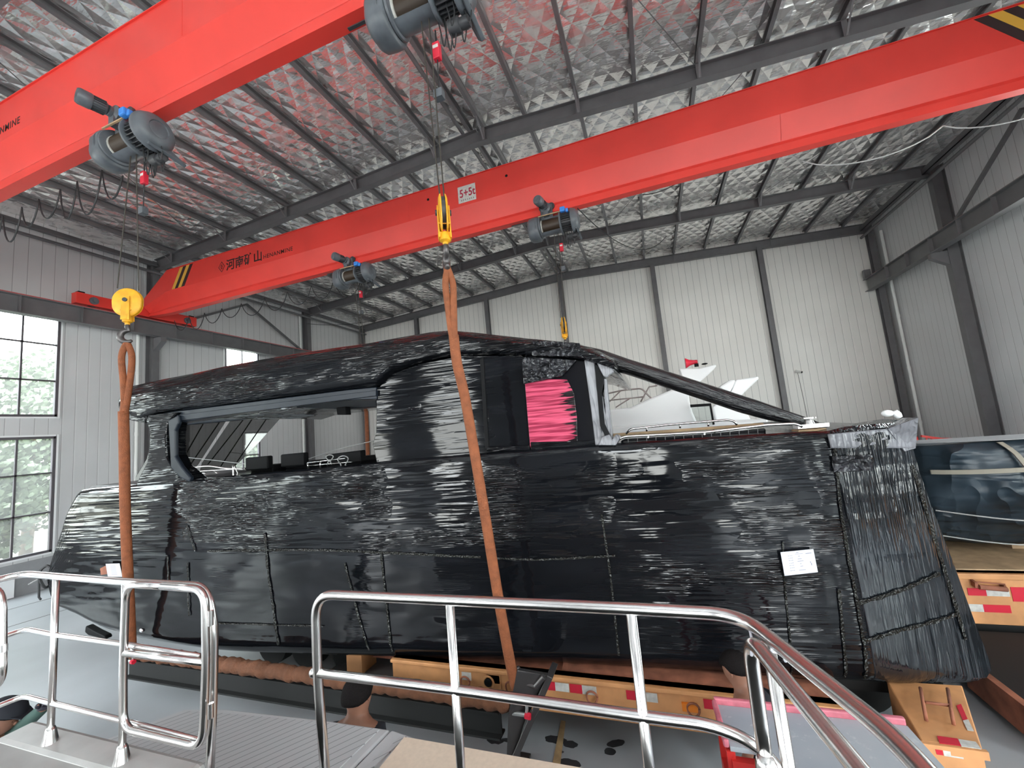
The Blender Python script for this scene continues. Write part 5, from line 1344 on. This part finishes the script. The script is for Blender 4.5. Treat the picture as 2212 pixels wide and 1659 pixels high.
obj('horn', MB().lathe(c+Vector((-.16,0,.0)), X, [(0, .135), (.01, .14), (.10, .085), (.20, .06), (.24, .055), (.30, .055), (.31, .03)], 22), M['megared'], t2, smooth=40)
obj('body', MB().box(c.x+.06, c.x+.16, -.05+c.y, .05+c.y, c.z-.13, c.z-.05), M['black'], t2)
o = obj('horn_clamp', MB().sphere(at(1522,786,y=12.0), .05, 10, 6, (1.6,.6,.5)), M['black'], origin=at(1522,786,y=12.0), smooth='all'); tag(o, 'small black fitting beside the red megaphone', 'fitting')

# ------------------------------------------------------------------ floor markings
fl = MB()
def blot(px, py, rx, ry, a=0, seed=0):
    c = at(px, py, z=0); pts = []
    for k in range(18):
        th = 2*PI*k/18; r = 1+.25*mn.noise(Vector((math.cos(th)*2, math.sin(th)*2, seed))); x, y = rx*r*math.cos(th), ry*r*math.sin(th)
        pts.append(Vector((c.x+x*math.cos(a)-y*math.sin(a), c.y+x*math.sin(a)+y*math.cos(a), .002)))
    fl.add(pts, [tuple(range(18))])
for k, b_ in enumerate(((1070,1600,.10,.05),(1100,1600,.09,.03),(1200,1598,.12,.055),(1232,1608,.08,.05),(1330,1606,.10,.05,.5),(1318,1624,.06,.05),(1012,1580,.08,.05),(1210,1624,.04,.02),(1230,1650,.12,.06))): blot(*b_, seed=k)
o = obj('oil_stain', fl, mat('dark_oil_stain', (.05,.05,.055), .35), origin=(-1.4, 4.6, 0)); tag(o, 'dark oily footprints and stains on the grey floor below the trailer', 'stain', kind='stuff')
mb = MB().prism([at(1212,1556,z=.003), at(1222,1558,z=.003), at(1210,1655,z=.003), at(1192,1655,z=.003)], (0,0,.001)); o = obj('floor_mark', mb, mat('worn_yellow_floor_paint', (.50,.34,.18), .6, noise=(6,.4)), origin=at(1210,1600,z=0)); tag(o, 'worn yellow brown painted strip on the floor below the trailer', 'marking')
for k, (a, b) in enumerate((((0,1322),(118,1290)), ((0,1360),(125,1322)))):
    p, q = at(*a, z=.002), at(*b, z=.002); d = (q-p); o = obj('floor_joint', MB().beam(p-d*2, q+d*4, .03, .004), M['steel'], origin=p); tag(o, 'thin dark expansion joint in the floor, %s one at the left' % ('farther' if k == 0 else 'nearer'), 'joint')
# white board leaning at the plinth
o = obj('foam_board', MB().box(XL+.05, XL+.10, 6.3, 6.62, .02, .62), M['white'], origin=(XL+.08, 6.45, 0)); tag(o, 'small white panel leaning at the foot of the left wall', 'panel')

# ------------------------------------------------------------------ people
def person(loc, yaw, lean, lab, shirt, height=1.68, reach=None, cap=None, crouch=0):
    """standing figure; yaw = facing direction (0 faces +y); lean bends the trunk forward"""
    t = thing('person', loc, lab, 'person'); L = Vector(loc); R_ = Matrix.Rotation(yaw, 3, 'Z'); h = height/1.72
    hipz = .92 if not crouch else .55
    def W(x, y, z):
        v = Vector((x*h, y*h, z*h))
        if z > hipz: # lean about the hip
            r = v - Vector((0, 0, hipz*h)); r = Matrix.Rotation(-lean, 3, 'X') @ r; v = r + Vector((0, 0, hipz*h))
        return L + R_ @ v
    kz = hipz-.92
    J = {'pel': ((0,0,.93+kz), .135), 'wai': ((0,0,1.07+kz), .125), 'che': ((0,0,1.28+kz), .155), 'nec0': ((0,-.01,1.44+kz), .085), 'nec': ((0,0,1.50+kz), .060), 'hd0': ((0,.02,1.57+kz), .100), 'hd1': ((0,.012,1.635+kz), .116), 'hd2': ((0,.0,1.70+kz), .092)}
    E = [('pel','wai'),('wai','che'),('che','nec0'),('nec0','nec'),('nec','hd0'),('hd0','hd1'),('hd1','hd2')]
    for s, n_ in ((-1,'l'),(1,'r')):
        kf = .22 if crouch else .02
        J.update({n_+'sh': ((s*.17,0,1.39+kz), .065), n_+'el': ((s*.23,.02,1.11+kz), .045), n_+'wr': ((s*.24,.16,.90+kz), .030),
                  n_+'hp': ((s*.10,0,.88+kz), .095), n_+'kn': ((s*.12,kf+.02,.48), .062), n_+'an': ((s*.12,-.02,.09), .042), n_+'to': ((s*.13,.15,.04), .035)})
        if reach and s == reach[0]:
            tg = R_.inverted() @ (Vector(reach[1])-L) - Vector((0, 0, hipz*h)); tg = Matrix.Rotation(lean, 3, 'X') @ tg + Vector((0, 0, hipz*h)); tg /= h
            sh_ = Vector((s*.17, 0, 1.39+kz)); ml = sh_.lerp(tg, .52) + Vector((s*.05, -.02, -.10)); J[n_+'el'] = (tuple(ml), .045); J[n_+'wr'] = (tuple(tg), .030)
        E += [('nec0',n_+'sh'),(n_+'sh',n_+'el'),(n_+'el',n_+'wr'),('pel',n_+'hp'),(n_+'hp',n_+'kn'),(n_+'kn',n_+'an'),(n_+'an',n_+'to')]
        # hand
        w_ = Vector(J[n_+'wr'][0]); d = (w_-Vector(J[n_+'el'][0])).normalized(); sd = d.cross(Vector((0,0,1))).normalized()*s
        pm = w_+d*.05; J[n_+'pm'] = (tuple(pm), .030); E.append((n_+'wr', n_+'pm'))
        for k in range(4):
            b0 = pm + d*.035 + sd*(.012*(k-1.5)*1.4); ln_ = (.038,.045,.042,.032)[k]; dn = Vector((0,0,-.35))
            J[f'{n_}f{k}a'] = (tuple(b0), .0095); J[f'{n_}f{k}b'] = (tuple(b0 + (d+dn*.3).normalized()*ln_), .0085); J[f'{n_}f{k}c'] = (tuple(b0 + (d+dn*.3).normalized()*ln_ + (d+dn*2).normalized()*ln_*.8), .0075)
            E += [(n_+'pm', f'{n_}f{k}a'), (f'{n_}f{k}a', f'{n_}f{k}b'), (f'{n_}f{k}b', f'{n_}f{k}c')]
        th_ = w_ + d*.02 - sd*.025; J[n_+'t1'] = (tuple(th_), .011); J[n_+'t2'] = (tuple(th_ + (d*.6 - sd*.8).normalized()*.04), .0095); J[n_+'t3'] = (tuple(th_ + (d*.6 - sd*.8).normalized()*.04 + d*.03), .008)
        E += [(n_+'wr', n_+'t1'), (n_+'t1', n_+'t2'), (n_+'t2', n_+'t3')]
    def skin(keys, name, m__, grow, root):
        ks = [k for k in J if k in keys]; ix = {k: i for i, k in enumerate(ks)}
        me = bpy.data.meshes.new(name); me.from_pydata([tuple(W(*J[k][0])-L) for k in ks], [(ix[a], ix[b]) for a, b in E if a in ix and b in ix], [])
        me.materials.append(m__); o = bpy.data.objects.new(name, me); COL.objects.link(o); o.parent = t; ORG[o.name] = L
        md = o.modifiers.new('skin', 'SKIN'); me.skin_vertices.new() if not me.skin_vertices else None
        for k in ks:
            r = J[k][1]*h+grow + (.022 if name == 'shirt' and k == 'nec0' else 0)
            sv = me.skin_vertices[0].data[ix[k]]; sv.radius = (r*(1.25 if k in ('che','wai','pel') else 1), r); sv.use_root = (k == root)
        sb = o.modifiers.new('sub', 'SUBSURF'); sb.levels = 2; sb.render_levels = 2
        me.polygons.foreach_set('use_smooth', [True]*len(me.polygons)); md.use_smooth_shade = True
        return o
    body = skin(set(J), 'body', M['skin'], 0, 'pel')
    tor = {'pel','wai','che','nec0','lsh','rsh','lel','rel'}
    if reach: tor |= {('l' if reach[0] < 0 else 'r')+'wr'}
    skin(tor, 'shirt', shirt, .014, 'pel')
    skin({'pel','lhp','rhp','lkn','rkn','lan','ran'}, 'trousers', M['trousers'], .012, 'pel')
    # hair shell, face and ears
    hc = W(0, .005, 1.655+kz); hs_ = MB(); up = (W(0,0,1.75+kz)-W(0,0,1.60+kz)).normalized(); fw = (W(0,.1,1.65+kz)-W(0,0,1.65+kz)).normalized(); rt_ = fw.cross(up)
    rings = []
    for i in range(11):
        a = PI*.55*i/10; rr_ = max(math.sin(a), .02); ring_ = []
        for k in range(20):
            b_ = 2*PI*k/20; fwd_cut = .0
            zz_ = math.cos(a); f_ = math.sin(b_)
            if f_ > .3 and zz_ < .25: zz_ = .25
            if f_ < -.2: zz_ -= .28*max(0, (i-4)/6)*min(1, -f_*1.3)
            ring_.append(hc + rt_*(.120*h*rr_*math.cos(b_)) + fw*(.132*h*rr_*f_ - .004) + up*(.118*h*zz_))
        rings.append(ring_)
    obj('hair', MB().loft(rings), M['hair'], t, smooth='all')
    fc = MB()
    for s in (-1, 1):
        fc.sphere(hc + rt_*(s*.100*h) - up*.03, .022, 10, 6, (.5, 1, 1.3))
    fc.sphere(hc + fw*.105*h - up*.035, .018, 8, 6); obj('ears_and_nose', fc, M['skin'], t, smooth='all')
    ey = MB()
    for s in (-1, 1): ey.sphere(hc + fw*.092*h + rt_*(s*.032) - up*.012, .009, 8, 6)
    ey.tube([hc + fw*.092*h - up*.072 + rt_*(.022*q) for q in (-1, 0, 1)], .004, 6); obj('eyes_and_mouth', ey, M['black'], t)
    if cap:
        cp = MB(); rings = []
        for i in range(7):
            a = PI*.5*i/6; rr_ = max(math.sin(a), .02); rings.append([hc + up*(.035+.085*math.cos(a)) + rt_*(.108*rr_*math.cos(2*PI*k/20)) + fw*(.128*rr_*math.sin(2*PI*k/20)) for k in range(20)])
        cp.loft(rings); cp.prism([hc+up*.04+rt_*-.08+fw*.09, hc+up*.04+rt_*.08+fw*.09, hc+up*.035+rt_*.05+fw*.165, hc+up*.035+rt_*-.05+fw*.165], up*.008)
        obj('cap', cp, cap, t, smooth=40)
    if reach:
        k = 'l' if reach[0] < 0 else 'r'; mb = MB(); 
        keys = [x for x in J if x.startswith(k) and x[1:3] in ('pm','wr') or (x.startswith(k+'f') or x.startswith(k+'t') and x[1:] != 'to')]
        skin(set(keys), 'glove', M['glove'], .009, k+'wr')
    return t
person((-2.31, 2.58, 0), math.radians(10), .12, 'person with short black hair and dark shirt seen from behind, below the middle rail', M['darkshirt'], height=1.60)
person((-5.50, 1.80, 0), math.radians(-60), .5, 'person in dark cap and green shirt with a black glove, cut by the left edge', M['greenshirt'], height=1.61, reach=(-1, (-4.80, 2.02, 1.53)), cap=M['darkshirt'])
person((.55, 3.98, 0), math.radians(60), .25, 'crouching person with black hair behind the red edged platform', M['darkshirt'], height=1.66, crouch=1)

# ------------------------------------------------------------------ trees outside the left wall
def tree(x, y, hgt, rad, n, lab, seed):
    rng = np.random.default_rng(seed); t = thing('tree', (x, y, -.2), lab, 'tree', 'trees outside the windows')
    obj('trunk', MB().tube([(x, y, -.2), (x+.1, y+.1, hgt*.4), (x, y, hgt*.75)], [.22, .16, .06], 10), M['bark'], t, smooth='all')
    mb = MB(); 
    for i in range(n):
        d = rng.normal(size=3); d /= np.linalg.norm(d); r = rad*(.55+.45*rng.random())*(1+.25*math.sin(d[0]*7+seed)*math.sin(d[2]*6))
        p = Vector((x, y, hgt*.58)) + Vector((d[0]*r, d[1]*r, d[2]*r*hgt*.46/rad))
        if p.x > XL-.4: continue
        a = Vector(rng.normal(size=3)).normalized()*.13; b = a.orthogonal().normalized()*.10
        mb.add([p-a, p+b, p+a, p-b], [(0, 1, 2, 3)])
    obj('foliage', mb, M['foliage'], t)
tree(-27.6, 2.8, 9.8, 2.9, 12000, 'leafy green tree beyond the tall windows, left', 1)
tree(-27.6, 10.8, 8.6, 2.9, 12000, 'leafy green tree beyond the tall windows, right of the first', 2)
tree(-27.8, 18.8, 7.6, 2.9, 9000, 'leafy green tree seen through the small window behind the boat', 3)
tree(-37, 7, 13, 4.6, 12000, 'taller pale green tree farther off beyond the windows', 4)
for k, (x, y) in enumerate(((-21.2, 3.6), (-21.2, 7.1), (-21.3, 10.6), (-21.5, 14.1), (-21.6, 17.6))):
    tree(x, y, 4.6, 1.38, 4000, 'rounded green shrub close outside the left wall, %s from the left' % ordinal(k), 10+k)
struct('trim_2', MB().box(-60, XL-.35, -40, 60, -.6, -.25), mat('outdoor_soil', (.09,.08,.05), .9, noise=(.5,.4)))
